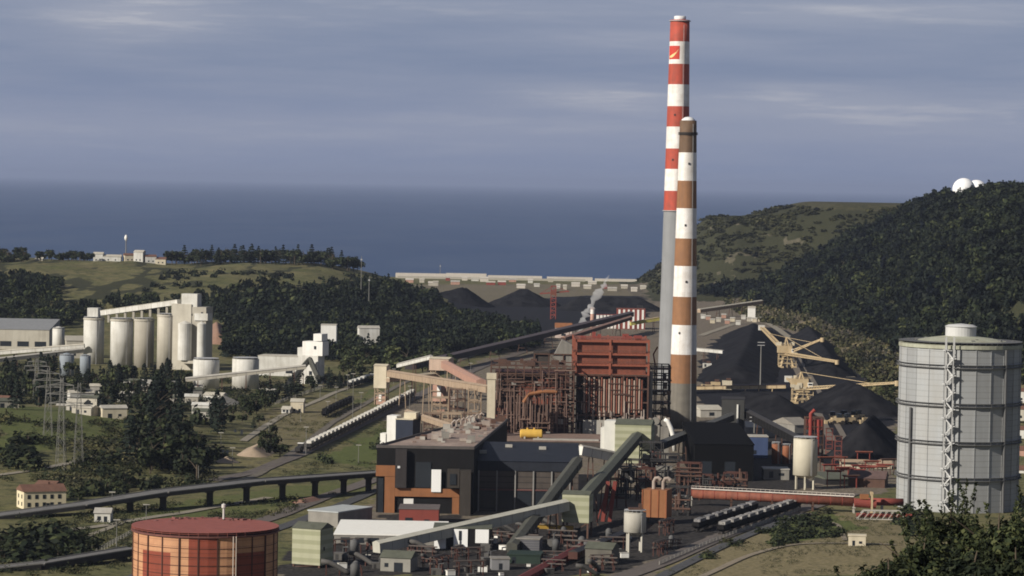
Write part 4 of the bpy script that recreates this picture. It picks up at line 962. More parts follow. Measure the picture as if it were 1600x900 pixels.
# ------------------------------------------------------------------ roads, tracks, paths
ribbon('railway_track', [(955, 908), (1040, 878), (1130, 838), (1200, 812), (1265, 793), (1330, 772)], 9, BALL)
ribbon('road', [(985, 925), (1060, 888), (1150, 845), (1215, 818), (1262, 803)], 5, ASPH, .4)
ribbon('path', [(1090, 905), (1170, 868), (1250, 848), (1310, 850), (1400, 852)], 3, M('meadow_path', (.24, .20, .145), amt=.5))
ribbon('path', [(1255, 808), (1310, 818), (1320, 845)], 2, M('meadow_path', (.24, .20, .145)))
ribbon('railway_track', [(330, 752), (400, 738), (465, 712), (560, 665), (660, 615), (760, 570), (830, 545)], 8, BALL)
ribbon('railway_track', [(205, 860), (330, 838), (440, 805), (520, 772), (590, 748)], 8, BALL)
ribbon('road', [(205, 905), (300, 862), (420, 832), (520, 795), (590, 765)], 6, ASPH)
ribbon('road', [(60, 832), (130, 828), (200, 815), (300, 800), (420, 778)], 5, PATHM)
ribbon('road', [(-20, 745), (40, 738), (90, 728), (160, 712)], 4, PATHM)
ribbon('road', [(330, 762), (400, 745), (470, 700), (520, 660), (590, 620), (660, 585), (740, 556)], 4, M('worn_road', (.15, .13, .10), amt=.6))
ribbon('path', [(380, 690), (440, 650), (520, 615), (590, 590)], 4, PATHM)
ribbon('road', [(690, 478), (730, 488), (790, 500)], 6, PATHM)
ribbon('railway_track', [(1236, 560), (1262, 615), (1300, 690)], 5, M('track_dirt', (.17, .145, .115), amt=.4), .5)
ribbon('railway_track', [(1250, 560), (1281, 615), (1322, 690)], 3.5, M('track_dirt', (.17, .145, .115)), .5)
ribbon('road', [(1095, 525), (1150, 505), (1200, 505), (1260, 545), (1330, 590)], 7, PATHM)
ribbon('path', [(0, 880), (110, 848), (205, 812)], 3, PATHM)

# ------------------------------------------------------------------ viaducts
def viaduct(label, pts, wd, th, piers, mat, pm):
    P = [A(*p) for p in pts]; o = Vector((P[0].x, P[0].y, tz(P[0].x, P[0].y))); t = thing('viaduct', label, 'viaduct', o)
    mb = MB(); m2 = MB()
    for a, b in zip(P[:-1], P[1:]):
        d = (b-a).normalized(); r = d.cross(Vector((0, 0, 1))).normalized()
        mb.beam(a-o-Vector((0, 0, th/2)), b-o-Vector((0, 0, th/2)), wd, th)
        for s_ in (-1, 1): m2.beam(a-o+r*s_*(wd/2-.15)+Vector((0, 0, .22)), b-o+r*s_*(wd/2-.15)+Vector((0, 0, .22)), .25, .4)
    mb.build('deck', mat, t); m2.build('parapet', M('parapet_pale', (.24, .23, .21), amt=.4), t)
    rs_ = MB()
    for a, b in zip(P[:-1], P[1:]): rs_.beam(a-o+Vector((0, 0, .02)), b-o+Vector((0, 0, .02)), wd-.8, .03)
    rs_.build('road_surface', M('viaduct_road', (.15, .145, .14), amt=.4), t)
    for px in piers:
        for a, b, pa, pb in zip(P[:-1], P[1:], pts[:-1], pts[1:]):
            if pa[0] <= px <= pb[0]:
                q = a.lerp(b, (px-pa[0])/(pb[0]-pa[0])); g = tz(q.x, q.y)-.5; mb = MB()
                mb.box(q.x-o.x, q.y-o.y, g-o.z, 2.6, 2.2, q.z-th-.004-g); mb.box(q.x-o.x, q.y-o.y, q.z-o.z-th-1.0, 3.4, wd*.9, .99); mb.build('pier', pm, t)
    return t
VD = M('viaduct_dark', (.06, .055, .052), amt=.5)
viaduct('long dark road viaduct on stout piers crossing left of the black hall', [(-60, 812, 1262), (125, 788, 1288), (250, 768, 1312), (400, 751, 1352), (600, 737, 1422), (700, 735, 1450)], 11, 1.5, [150, 203, 255, 327, 385, 440, 490, 535, 575], VD, VD)
viaduct('short dark rail viaduct at the lower left corner beside the tan tank', [(-60, 893, 1098), (60, 880, 1110), (208, 856, 1142)], 7, 2.2, [5, 60, 130, 190], M('viaduct_black', (.03, .028, .027)), VD)

# ------------------------------------------------------------------ trains
def make_wagon(top, side):
    t = thing('hopper_wagon', 'x', 'wagon'); mb = MB()
    mb.prism([(-6.4, -1.4), (6.4, -1.4), (6.4, 1.4), (-6.4, 1.4)], 2.0, 3.6); vs = [(-6.4, -1.4, 2.0), (6.4, -1.4, 2.0), (6.4, 1.4, 2.0), (-6.4, 1.4, 2.0), (-4, -1, 1.0), (4, -1, 1.0), (4, 1, 1.0), (-4, 1, 1.0)]
    mb.add(vs, [(0, 1, 5, 4), (1, 2, 6, 5), (2, 3, 7, 6), (3, 0, 4, 7), (4, 5, 6, 7)]); mb.build('hopper', side, t)
    MB().box(0, 0, 3.604, 8.6, 2.7, 1.2).build('cover', top, t); MB().box(0, 0, .75, 13, 1.6, .25).build('underframe', DARKST, t)
    for x in (-4.6, 4.6):
        mb = MB()
        for dx in (-.9, .9):
            for y in (-.8, .8): mb.tube([(x+dx, y-.1, .48), (x+dx, y+.1, .48)], .46, 10)
        mb.build('bogie', SOOT, t)
    return t
def train(label, group, a, b, n, proto, gap=14.2, lift=.35):
    d = (b-a); d.z = 0; d.normalize(); rz = math.atan2(d.y, d.x)
    for i in range(n):
        q = a+d*gap*i; o = proto if i == 0 else dup(proto); o.location = (q.x, q.y, tz(q.x, q.y)+lift); o.rotation_euler.z = rz; o['label'] = label; o['group'] = group
a, b = GT(484, 704), GT(650, 618); n = int((b-a).length/14.2)
train('pale topped hopper wagon in the long train below the small cream tower', 'wagons of the long pale train', a, b, n, make_wagon(M('wagon_top', (.68, .65, .58), amt=.3), DARKST))
a, b = GT(548, 606), GT(588, 594); train('white topped hopper wagon standing along the edge of the wood', 'wagons of the short train by the wood', a, b, min(9, int((b-a).length/14.2)), make_wagon(CLADW, DARKST))
a, b = GT(508, 652), GT(556, 628); train('black coal wagon on the siding above the long pale train', 'coal wagons on the siding', a, b, min(12, int((b-a).length/14.2)), make_wagon(COALM, BLK))
g = GT(468, 708); t = thing('locomotive', 'dark locomotive with a white roof at the lower head of the long pale train', 'locomotive', (g.x, g.y, g.z+.35), math.atan2((GT(650, 618)-g).y, (GT(650, 618)-g).x))
MB().box(-1, 0, 1.2, 12, 2.6, 1.9).build('bonnet', DARKST, t); mb = MB(); mb.box(4, 0, 1.2, 3, 2.8, 3.0); mb.build('cab', DARKST, t); MB().box(4, 0, 4.2, 3.4, 3, .3).build('cab_roof', WHT, t); MB().box(4, -1.43, 2.7, 2.0, .08, .9).build('cab_window', GLASS, t)
for x in (-4, 3.5): MB().box(x, 0, .02, 3.4, 2, 1.0).build('bogie', SOOT, t)

# ------------------------------------------------------------------ house, pylons, masts
t, w_, h_ = bld('house', 'cream two storey house with brown tiled roof above the viaduct', 'house', 30, 98, 768, 1305, 11, M('house_cream', (.66, .58, .40), amt=.25), TILE, 'gable', .42, 2.6,
    spec=[('l', u, v, 1.2, 1.6, 'window') for u in (.28, .72) for v in (1.2, 4.2)]+[('f', u, v, 1.3, 1.7, 'window') for u in (.12, .3, .48, .66, .84) for v in (1.0, 4.2)]+[('f', .57, .1, 1.3, 2.3, 'door')])
MB().box(3, 0, h_+1, .9, .9, 2.4).build('chimney_stack', TILE, t)
t, w_, h_ = bld('house', 'small dark roofed annex standing behind the cream house', 'house', 60, 92, 758, 1335, 8, CREAM, TILE, 'gable', -.3, 1.6, spec=[('f', .5, .8, 1.2, 1.4, 'window')])
PYL = M('pylon_grey', (.20, .195, .18), amt=.3)
def pylon(px, ytop, D, label, w0=5.5):
    c = A(px, ytop, D); z0 = tz(c.x, c.y); h = c.z-z0; t = thing('pylon', label, 'pylon', (c.x, D, z0), random.uniform(-.3, .3)); mb = MB()
    def hw(z): return w0/2*(1-z/h)+.55*(z/h)
    N = int(h/4.2); Z = [h*(1-(1-i/N)**1.15) for i in range(N+1)]
    for i in range(N):
        a, b = hw(Z[i]), hw(Z[i+1])
        C = [(-1, -1), (1, -1), (1, 1), (-1, 1)]
        for k in range(4):
            (x0, y0), (x1, y1) = C[k], C[(k+1) % 4]
            mb.beam((x0*a, y0*a, Z[i]), (x0*b, y0*b, Z[i+1]), .15); mb.beam((x0*a, y0*a, Z[i]), (x1*b, y1*b, Z[i+1]), .07); mb.beam((x1*a, y1*a, Z[i]), (x0*b, y0*b, Z[i+1]), .07)
    mb.build('lattice', PYL, t)
    for f, l in ((.72, 6), (.82, 7.5), (.92, 5.5)):
        m2 = MB(); z = h*f
        for s_ in (-1, 1): m2.beam((0, .4, z), (s_*l, 0, z), .3); m2.beam((0, -.4, z+1.2), (s_*l, 0, z), .2); m2.tube([(s_*l, 0, z), (s_*l, 0, z-2)], .14, 6)
        m2.build('cross_arm', PYL, t)
    return t, h
for px, y, D, lb in ((76, 575, 1560, 'leftmost lattice pylon on the grassy knoll, behind the cream house'), (97, 590, 1450, 'second lattice pylon from the left, rising beside the cream house'), (124, 598, 1470, 'lattice pylon furthest right on the grassy knoll'), (58, 560, 1900, 'distant lattice pylon among the trees left of the twin grey tanks')): pylon(px, y, D, lb, 4.2)
def lamp(px, yb, hgt, label, group=None, arm=True):
    g = GT(px, yb); t = thing('lamp_post', label, 'lamp post', g, 0, group); MB().tube([(0, 0, -.4), (0, 0, hgt)], [.17, .10], 8).build('post', PYL, t)
    mb = MB(); mb.box(0, 0, hgt, 2.6, .5, .3); mb.build('lamp_head', CONCL, t)
for px, y, h_ in ((551, 655, 26), (543, 610, 10), (525, 628, 9), (590, 646, 10), (512, 652, 9), (478, 712, 14), (640, 640, 14), (656, 630, 11), (505, 600, 12), (560, 725, 9), (564, 640, 10), (500, 625, 9), (735, 600, 14), (695, 610, 16), (420, 690, 9), (310, 752, 10), (182, 855, 10), (228, 838, 12), (175, 800, 8), (363, 730, 9), (345, 705, 9), (470, 660, 10), (615, 600, 10)):
    lamp(px, y, h_, 'slim grey lamp post among those along the railway and roads on the left', 'lamp posts along the railway and roads')
for px, y, h_, lb in ((1188, 603, 28, 'tall floodlight mast standing before the largest coal heap'), (1178, 700, 14, 'shorter floodlight mast beside the blue house')):
    g = GT(px, y); t = thing('floodlight_mast', lb, 'mast', g); MB().tube([(0, 0, -.5), (0, 0, h_)], [.5, .3], 8).build('post', PYL, t)
    mb = MB(); mb.box(0, 0, h_, 5, 1.2, .4); mb.box(0, 0, h_+2, 5, 1.2, .4); mb.build('lamp_frame', STEEL, t)

# ------------------------------------------------------------------ cement works at the left
CW = M('cement_white', (.60, .59, .55), dirt=(.34, .32, .27), amt=.55, scale=.12); CT = M('cement_tan', (.38, .355, .30), dirt=(.27, .24, .19), amt=.4, scale=.12); CB = M('cement_buff', (.46, .43, .36), dirt=(.3, .27, .22), amt=.45, scale=.12)  # CB is a buff tone between the white and the tan
Ds = 2300
for px0, px1, yt, mt, lb, D in ((131, 163, 497, CW, 'leftmost big silo of the cement works, with a small box on its lid', 2330), (173, 208, 499, CW, 'pale big silo second from the left in the cement works', 2310), (210, 241, 499, CT, 'tan big silo third from the left in the cement works', 2300), (246, 275, 492, CB, 'streaked big silo right beside the cement works tower', 2285)):
    t, r, zt = silo('cement_silo', lb, px0, px1, yt, 600, D, mt, 0, .12, None, tz(A(px0, 600, D).x, D), True, 32)
    MB().lathe([(r*1.04, zt-1.2), (r*1.06, zt-.2), (r*1.0, zt+.2)], 32).build('rim', CB, t)
    if px0 == 131: MB().box(0, 0, zt+.5, 8, 8, 7).build('top_box', CW, t)
gallery('long pale gallery running over the tops of the big cement silos', A(160, 489, 2325), A(280, 472, 2285), 4.5, 3.6, CW, CB, (), name='silo_gallery', ridge=False)
for px in range(170, 280, 13):
    p = A(px, 489-(px-160)*17/120, 2325-(px-160)*.33); t = MB().box(0, 0, 0, 1.6, 3.4, 5.6).build('gallery_post', CT, None, (p.x, p.y, p.z-7.5)); tag(t, 'short post holding the long gallery above the big cement silos', 'post', 'posts under the silo gallery')
D = 2280; zf = lambda y: ZT(300, y, D); c = A(299, 590, D); z0 = tz(c.x, D); t = thing('process_tower', 'tall stepped white tower of the cement works with silos on its face', 'tower', (c.x, D, z0), -.25); s_ = S(D)
MB().box(-7, 3, -.5, 15/s_*2.2, 13, zf(474)-z0).build('left_shaft', CB, t); MB().box(3.5, 4, -.5, 35/s_, 14, zf(478)-z0).build('main_block', CT, t)
MB().box(-1.5, 2, zf(478)-z0-.49, 26/s_, 9, zf(458)-zf(478)).build('head_block', CW, t); MB().box(8, 1, zf(500)-z0, 22/s_, 10, zf(489)-zf(500)).build('right_block', CW, t)
for px, w2, y in ((-3, 6.6, 505), (9.5, 4.2, 505)):
    mb = MB(); mb.lathe([(w2*.75, zf(562)-z0), (w2*.75, zf(y)-z0), (0, zf(y)-z0+2)], 20, px, -6.5); mb.build('face_silo', CW, t)
for k in range(5): MB().box(-2+k*2.6, -3.1, zf(494)-z0+random.uniform(-2, 2), 1.2, .3, 1.6).build('window', GLASS, t)
MB().box(3, -5, zf(567)-z0, 15, 9, 2).build('ledge', CB, t)
for px0, px1, y, lb in ((93, 116, 556, 'left of the two blue grey upright tanks below the cement silos'), (125, 142, 557, 'right of the two blue grey upright tanks below the cement silos'), (82, 101, 514, 'white round silo beside the long hall at the left edge')):
    silo('storage_tank', lb, px0, px1, y, 605, 2180 if y > 530 else 2420, M('tank_bluegrey', (.24, .27, .30), amt=.3) if y > 530 else CW, 0, .35, None, None, True, 24)
for px0, px1, y, lb in ((302, 343, 562, 'wide white tank on a narrower base right of the cement works tower'), (363, 405, 561, 'second wide white tank, further right towards the stepped white building')):
    t, r, zt = silo('storage_tank', lb, px0, px1, y, 585, 2085, CW, 0, .1, None, None, True, 28)
    
t, w_, h_ = bld('plant_building', 'long low white building right of the wide white tanks', 'building', 405, 472, 557, 2230, 20, CW, CB, 'flat', -.15, spec=[('f', .3, 2, 5, 3, 'window'), ('f', .75, 2, 5, 3, 'window')])
D = 2150; c = A(490, 600, D); z0 = tz(c.x, D); s_ = S(D); t = thing('plant_building', 'stepped white building with a grey gable conveyor leaning on it', 'building', (c.x, D, z0), -.35); zf = lambda y: ZT(490, y, D)-z0
MB().box(-2, 0, -.5, 34/s_, 11, zf(554)).build('base_block', CW, t); MB().box(1, 0, zf(554)-.48, 34/s_, 10.5, zf(532)-zf(554)).build('middle_block', WHT, t); MB().box(4.5, 0, zf(532)+.02, 14/s_, 10, zf(521)-zf(532)).build('upper_block', WHT, t); MB().box(-6, -.5, zf(556), 8, 9, zf(543)-zf(556)).build('side_block', CW, t)
MB().box(3, -5.3, zf(545), 1.6, .3, 2.2).build('window', GLASS, t); MB().box(0, -5.6, zf(585), 2, .4, 2.5).build('window', GLASS, t)
t, _, _ = bld('plant_building', 'white flat block standing behind the stepped white building', 'building', 500, 524, 508, 2460, 14, WHT, CB, spec=[('f', .5, 3, 3, 2, 'window')])
t, _, _ = bld('house', 'pale house half hidden in the wood right of the stepped white building', 'house', 558, 590, 513, 2500, 10, CW, CONCL, 'gable', .2, 2, spec=[('f', .3, 2, 2, 2, 'window')])
gallery('thin grey gallery rising to the stepped white building', A(440, 612, 2080), A(484, 562, 2140), 2.6, 2.4, CB, GALLD, (.3, .7)); gallery('thin grey gallery falling from the stepped white building to the right', A(484, 562, 2138), A(497, 590, 2100), 2.6, 2.4, GALLD, GALLD, ())
gallery('level pale pipe gallery passing in front of the wide white tanks', A(290, 594, 2050), A(478, 574, 2060), 2.2, 2, CB, CONCL, (.1, .3, .5, .7, .9))
gallery('upper pale gallery running left from the cement silos', A(-20, 553, 2330), A(132, 541, 2320), 3, 2.4, CW, CB, (.1, .3, .5, .7)); gallery('lower pale gallery running left from the cement silos', A(-20, 565, 2260), A(130, 548, 2300), 3, 2.6, CB, CONCL, (.1, .3, .5, .7))
bld('long_hall', 'long grey roofed hall at the left edge behind the galleries', 'hall', -60, 76, 514, 2500, 55, CB, M('hall_roof', (.24, .245, .25), amt=.3), 'mono', 0, 6, spec=[('f', u, 2, 9, 4, 'opening') for u in (.3, .5, .7, .9)])
bld('plant_building', 'small white building with a dark roof between the long hall and the silos', 'building', 100, 132, 532, 2400, 14, CB, CT, 'mono', .2, 3, spec=[('f', .4, 2, 2, 2, 'window')])
bld('plant_building', 'low grey works under the trees before the cement works tower', 'building', 205, 270, 600, 2060, 12, CT, CONCL, 'mono', -.2, 2, spec=[('f', .5, 1, 3, 2, 'window')])
hs = [(2, 40, 612, 2000, 'white house with a grey roof below the twin grey tanks at the left edge', CONCL), (88, 150, 636, 1830, 'long low pale house with grey roof on the top of the grassy knoll', CONCL), (150, 205, 650, 1800, 'low buff terrace next to the long low pale house', TANG), (262, 285, 622, 1960, 'white works hut right of the dark tree clump', CW), (288, 315, 606, 2050, 'grey works hut below the cement works tower', CB), (320, 352, 618, 1960, 'pale works hut below the left wide white tank', CONCL), (455, 475, 628, 1870, 'small upright cream hut on the bare slope', CREAM), (442, 455, 640, 1862, 'tiny white hut attached to the upright cream hut', CW), (365, 393, 690, 1680, 'white flat hut beside the sandy mounds', CW), (345, 362, 716, 1560, 'white hut under the long viaduct', WHT), (335, 352, 655, 1800, 'low grey hut on the knoll edge', CB), (405, 430, 612, 2000, 'grey works hut below the stepped white building', CB), (150, 175, 802, 1262, 'small grey hut under the left part of the viaduct', CONCL), (58, 78, 615, 2010, 'grey gabled house half hidden by the trees at left', CB)]
for a_, b_, y, D, lb, m_ in hs:
    bld('house' if 'house' in lb or 'terrace' in lb else 'works_hut', lb, 'house' if 'house' in lb or 'terrace' in lb else 'hut', a_, b_, y, D, 9, m_ if m_ is not CONCL else CW, CONCL if 'grey' in lb else (m_ if m_ is TANG else CB), 'gable', random.uniform(-.4, .1), 1.8, spec=[('f', .3, .8, 1.4, 1.5, 'window'), ('f', .7, .1, 1.3, 2.2, 'door')])
# pale spoil mounds
def heap(name, label, cat, ridge, H, slope, mat, n=56, rough=.11, group=None):
    P = [Vector((p.x, p.y, 0)) for p in ridge]; ext = H/slope*1.06
    x0, x1 = min(p.x for p in P)-ext, max(p.x for p in P)+ext; y0, y1 = min(p.y for p in P)-ext, max(p.y for p in P)+ext
    X, Y = np.meshgrid(np.linspace(x0, x1, n), np.linspace(y0, y1, n)); d = np.full(X.shape, 1e9)
    for a, b in zip(P[:-1], P[1:]) if len(P) > 1 else [(P[0], P[0]+Vector((.01, 0, 0)))]:
        ab = b-a; L2 = ab.x**2+ab.y**2; tt = np.clip(((X-a.x)*ab.x+(Y-a.y)*ab.y)/L2, 0, 1); d = np.minimum(d, np.hypot(X-a.x-tt*ab.x, Y-a.y-tt*ab.y))
    d = d+(fbm(X/12., Y/12.)-.5)*H*.25; Z = H-np.maximum(d, 0)*slope; Z = np.minimum(Z, H*(.93+.12*fbm(X/15.+3, Y/15.)))+(fbm(X/6., Y/6.)-.5)*H*rough
    g = T(X, Y); cx, cy = (x0+x1)/2, (y0+y1)/2; gz = tz(cx, cy); Zw = np.where(Z > -.8, Z, -.8)+g-gz; keep = (Z > -.8)
    mb = MB(); mb.v = [(float(X[j, i]-cx), float(Y[j, i]-cy), float(Zw[j, i])) for j in range(n) for i in range(n)]
    for j in range(n-1):
        for i in range(n-1):
            if keep[j:j+2, i:i+2].any(): mb.f.append([j*n+i, j*n+i+1, (j+1)*n+i+1, (j+1)*n+i]); mb.m.append(0)
    o = mb.build(name, mat, None, (cx, cy, gz), smooth=True); tag(o, label, cat, group); return o
SAND = M('sand', (.36, .28, .20), dirt=(.24, .18, .13), amt=.4)
heap('sand_mound', 'sandy mound beside the railway left of the long pale train', 'mound', [GT(395, 712), GT(410, 702)], 4, .5, SAND, 30); heap('sand_mound', 'small sandy mound left of the white flat hut', 'mound', [GT(355, 722)], 3, .5, SAND, 24)
heap('sand_mound', 'pale sand heap below the wide white tanks', 'mound', [GT(325, 640), GT(350, 630)], 5, .45, M('sand_pale', (.42, .38, .30), amt=.35), 30); heap('sand_mound', 'low reddish earth pile in the meadow by the viaduct', 'mound', [GT(470, 786), GT(490, 782)], 1.8, .45, M('earth_red', (.26, .15, .11)), 24)
heap('earth_bank', 'reddish bare quarry bank right of the cement works tower', 'bank', [GT(340, 536), GT(338, 520)], 10, .8, M('quarry_red', (.28, .17, .12), amt=.4), 30)
# hilltop buildings
ht = [(143, 158, 394, 'pale round ended house at the left of the hilltop hamlet', CW, 0), (158, 186, 398, 'long low white house on the hilltop hamlet', CW, 0), (190, 206, 396, 'buff house in the middle of the hilltop hamlet', CREAM, .3), (207, 222, 391, 'tallest white house of the hilltop hamlet', CW, -.2), (223, 240, 398, 'white house with tiled roof right of the tallest hilltop house', CW, .2), (240, 256, 402, 'rightmost low house of the hilltop hamlet', CREAM, 0), (52, 64, 402, 'small pale house alone on the hill near the left edge', CB, 0)]
for a_, b_, y, lb, m_, rz in ht:
    D = 3400; g = A((a_+b_)/2, y+6, D)
    bld('house', lb, 'house', a_, b_, y+3, D, 10, m_, TILE if 'tiled' in lb or m_ is CREAM else CB, 'gable', rz, 2.2, spec=[('f', .3, 1, 1.4, 1.5, 'window'), ('f', .7, 1, 1.4, 1.5, 'window')])
p = A(197, 372, 3410); g = tz(p.x, p.y); t = thing('water_tower', 'thin mast with a white egg shaped top above the hilltop hamlet', 'mast', (p.x, p.y, g)); MB().tube([(0, 0, -1), (0, 0, p.z-g-2)], [.7, .45], 8).build('mast', PYL, t); mb = MB(); h_ = p.z-g; mb.lathe([(.4, h_-3.5), (1.7, h_-1), (1.9, h_+.5), (1.0, h_+3), (0, h_+3.6)], 16); mb.build('top', WHT, t, smooth=True)
for px, y, D, lb in ((565, 400, 3000, 'thin pale mast on the right shoulder of the left hill'), (577, 432, 2950, 'short white post on the right shoulder of the left hill'), (688, 412, 4560, 'faint slender mast on the harbour wall')):
    p = A(px, y, D); g = tz(p.x, p.y); t = thing('radio_mast', lb, 'mast', (p.x, p.y, g)); MB().tube([(0, 0, -1), (0, 0, p.z-g)], [.5, .25], 6).build('mast', PYL, t); MB().box(0, 0, p.z-g-4, 1.6, 1.6, 1.2).build('aerial', STEEL, t)
# radar domes on the right hill
for px, y, D, r, lb in ((1506, 296, 3790, 13.5, 'left white dome on the wooded right hill'), (1526, 298, 3825, 13, 'right white dome on the wooded right hill, partly behind trees')):
    p = A(px, y, D); g = tz(p.x, p.y); t = thing('radome', lb, 'dome', (p.x, p.y, g)); hz_ = p.z-g
    mb = MB(); mb.lathe([(r*math.sin(a), hz_-r*math.cos(a)) for a in np.linspace(.5, math.pi-.001, 16)], 32); mb.build('dome', M('dome_white', (.80, .80, .80), amt=.08), t, smooth=True); MB().lathe([(r*.5, -1), (r*.5, hz_-r*.8)], 20).build('base', CB, t)

# ------------------------------------------------------------------ conveyors and towers in the left middle
def leg_tower(lb, px, D, wm, yt, ym, yb, topm, legm):
    c = A(px, yt, D); z0 = tz(c.x, D); t = thing('transfer_tower', lb, 'tower', (c.x, D, z0), -.25); zt = c.z-z0; zm = A(px, ym, D).z-z0
    MB().box(0, 0, zm, wm, wm, zt-zm).build('head', topm, t); MB().gable(0, 0, zt, wm, wm, 1).build('roof', CREAM, t); MB().box(0, 0, -.5, wm*.72, wm*.72, zm*.55).build('lower_box', legm, t); frame(2, 2, 4, wm*.85, wm*.85, zm, .5).build('frame', TANG, t); MB().box(0, -wm*.36-.2, 2, wm*.2, .3, zm*.4).build('door', WHT, t)
leg_tower('small cream tower with a pink lower stage above the long pale train', 597, 1963, 8, 571, 606, 632, CREAM, PINK)
leg_tower('pink topped tower where the two tan galleries meet', 690, 2000, 12.5, 560, 578, 630, M('pale_pink', (.48, .36, .28), amt=.4), PINK)
gallery('tan gallery running level from the small cream tower towards the lower boiler house', A(608, 584, 1960), A(764, 609, 1740), 3.6, 3.4, TANG, TANG, (.15, .4, .65, .9), legmat=TANG); gallery('lower tan gallery linking the small cream tower and the pink topped tower', A(606, 594, 1955), A(684, 586, 2000), 2.6, 2.4, TANG, CREAM, (.5,), legmat=TANG)
gallery('wide pink gallery sloping from the pink topped tower to the boiler house', A(696, 570, 1992), A(752, 600, 1790), 5.5, 4, PINK, PINK, (.4, .8), legmat=TANG); gallery('thin pale gallery sloping between the cream tower and the pink topped tower', A(622, 572, 2080), A(674, 559, 2015), 2.2, 2.2, CW, CONCL, (.5,)); gallery('pale chute bridge beside the white and navy building', A(636, 645, 1700), A(706, 668, 1560), 2.6, 2.2, TANG, TANG, (.3, .8), legmat=TANG)
for k, (px, y, D, wpx, hpx) in enumerate(((688, 655, 1800, 26, 34), (715, 650, 1780, 24, 42), (742, 655, 1760, 20, 46), (676, 668, 1730, 26, 22), (706, 672, 1690, 30, 26), (738, 676, 1670, 28, 30))):
    c = A(px, y-hpx, D); z0 = tz(c.x, D); h_ = c.z-z0; t = thing('steel_rig', 'tan steel rig with decks and boxes left of the lower boiler house', 'steel rig', (c.x, D, z0), 0, 'tan steel rigs left of the boiler house')
    frame(3, 3, 5, wpx/S(D), 9, h_, .5, brace=.4).build('frame', RUSTS if k % 2 else TANG, t)
    for f in (.4, .7, 1.0): mb = MB(); mb.box(0, 0, h_*f-.2, wpx/S(D)*.95, 8.5, .25); rails(mb, wpx/S(D), 9, h_*f); mb.build('deck', TANG, t)
    mb = MB()
    for j in range(6): mb.box(random.uniform(-3, 3), random.uniform(-4, 1), random.choice((.05, .4, .7))*h_, random.uniform(1, 3.4), 2.4, random.uniform(1, 3))
    mb.build('boxes', random.choice((PINK, DUCT, PALEP)), t)
t, w_, h_ = bld('treatment_house', 'navy sided house with a tall white end block on the green bank', 'building', 624, 652, 656, 1640, 14, M('navy_sheet', (.02, .026, .045)), CREAM, 'flat', -.25); MB().box(-w_/2-2.6, -1, -.5, 5.2, 9, h_+2.2).build('white_end_block', WHT, t); MB().box(-w_/2-7.0, -3, -.5, 3, 6, h_*.52).build('low_block', WHT, t); MB().box(w_*.2, 1, h_+.46, w_*.7, 8, 3).build('roof_box', CREAM, t)
bld('works_shed', 'long white roofed shed behind the dark conveyor in the middle distance', 'shed', 716, 796, 543, 2700, 26, CB, M('white_roof', (.80, .79, .74)), 'mono', .05, 3.5, spec=[('f', u, .8, 4, 3, 'door') for u in (.2, .5, .8)])
gallery('long dark twin conveyor crossing from the green bank to the striped shed', A(640, 573, 2250), A(985, 491, 3000), 7, 4, M('conv_dark', (.04, .033, .035)), M('conv_roof', (.10, .08, .085)), (.08, .2, .32, .44, .56, .68, .8, .92))
gallery('thin brown conveyor below the long dark twin conveyor', A(880, 530, 2620), A(985, 497, 2960), 4, 3, RUSTS, PINK, (.2, .5, .8))
# ------------------------------------------------------------------ middle distance behind the boilers
t, w_, h_ = bld('striped_shed', 'red and white striped shed at the end of the long dark conveyor', 'shed', 962, 1006, 483, 3050, 14, REDP, REDD, 'flat', 0)
for k in range(6): MB().box(-w_/2+w_*(k+.5)/6, -7.15, .5, w_/14, .2, h_-1).build('white_stripe', WHT, t)
for k in range(6):
    t = bld('loading_bay', 'small white bay in the row left of the striped shed', 'bay', 930+k*5.5, 934+k*5.5, 492, 3060, 5, WHT, REDP, 'flat', group='white loading bays beside the striped shed')
p = A(926, 480, 2900); g = tz(p.x, p.y); t = thing('vent_stack', 'thin pink and white stack next to the rising steam', 'stack', (p.x, p.y, g)); mb = MB(); mb.lathe([(2.2, -1), (1.8, p.z-g)], 16); mb.build('stack', PINK, t, smooth=True); MB().lathe([(2.05, p.z-g-6), (2.0, p.z-g-2)], 16).build('white_band', WHT, t)
bld('plant_building', 'white building with an orange upper floor below the red crane', 'building', 866, 892, 512, 2850, 14, M('pinkish_white', (.55, .45, .40)), ORNG, 'gable', 0, 4, spec=[('f', .5, 2, 4, 2, 'window')])
for px, y, D, lb in ((865, 447, 3250, 'red lattice crane tower between the far coal heaps'), (1000, 478, 3200, 'dark lattice tower right of the striped shed')):
    p = A(px, y, D); g = tz(p.x, p.y); t = thing('crane', lb, 'crane', (p.x, p.y, g)); frame(2, 2, 9, 5, 5, p.z-g, .8, brace=1).build('tower', REDP if 'red' in lb else DARKST, t); mb = MB(); mb.beam((-14, 0, p.z-g-8), (16, 0, p.z-g-5), 1.2); mb.beam((0, 0, p.z-g), (16, 0, p.z-g-5), .4); mb.beam((0, 0, p.z-g), (-14, 0, p.z-g-8), .4); mb.build('jib', REDP if 'red' in lb else DARKST, t); MB().box(0, 0, p.z-g-9, 6, 6, 4).build('cab', REDD if 'red' in lb else DARKST, t)
gallery('yellow loading boom beside the red and white striped shed', A(985, 506, 3000), A(1030, 498, 3010), 3.5, 3, M('lime_yellow', (.50, .44, .12)), YEL, (.2, .8), ridge=False, cat='conveyor', name='loading_boom')
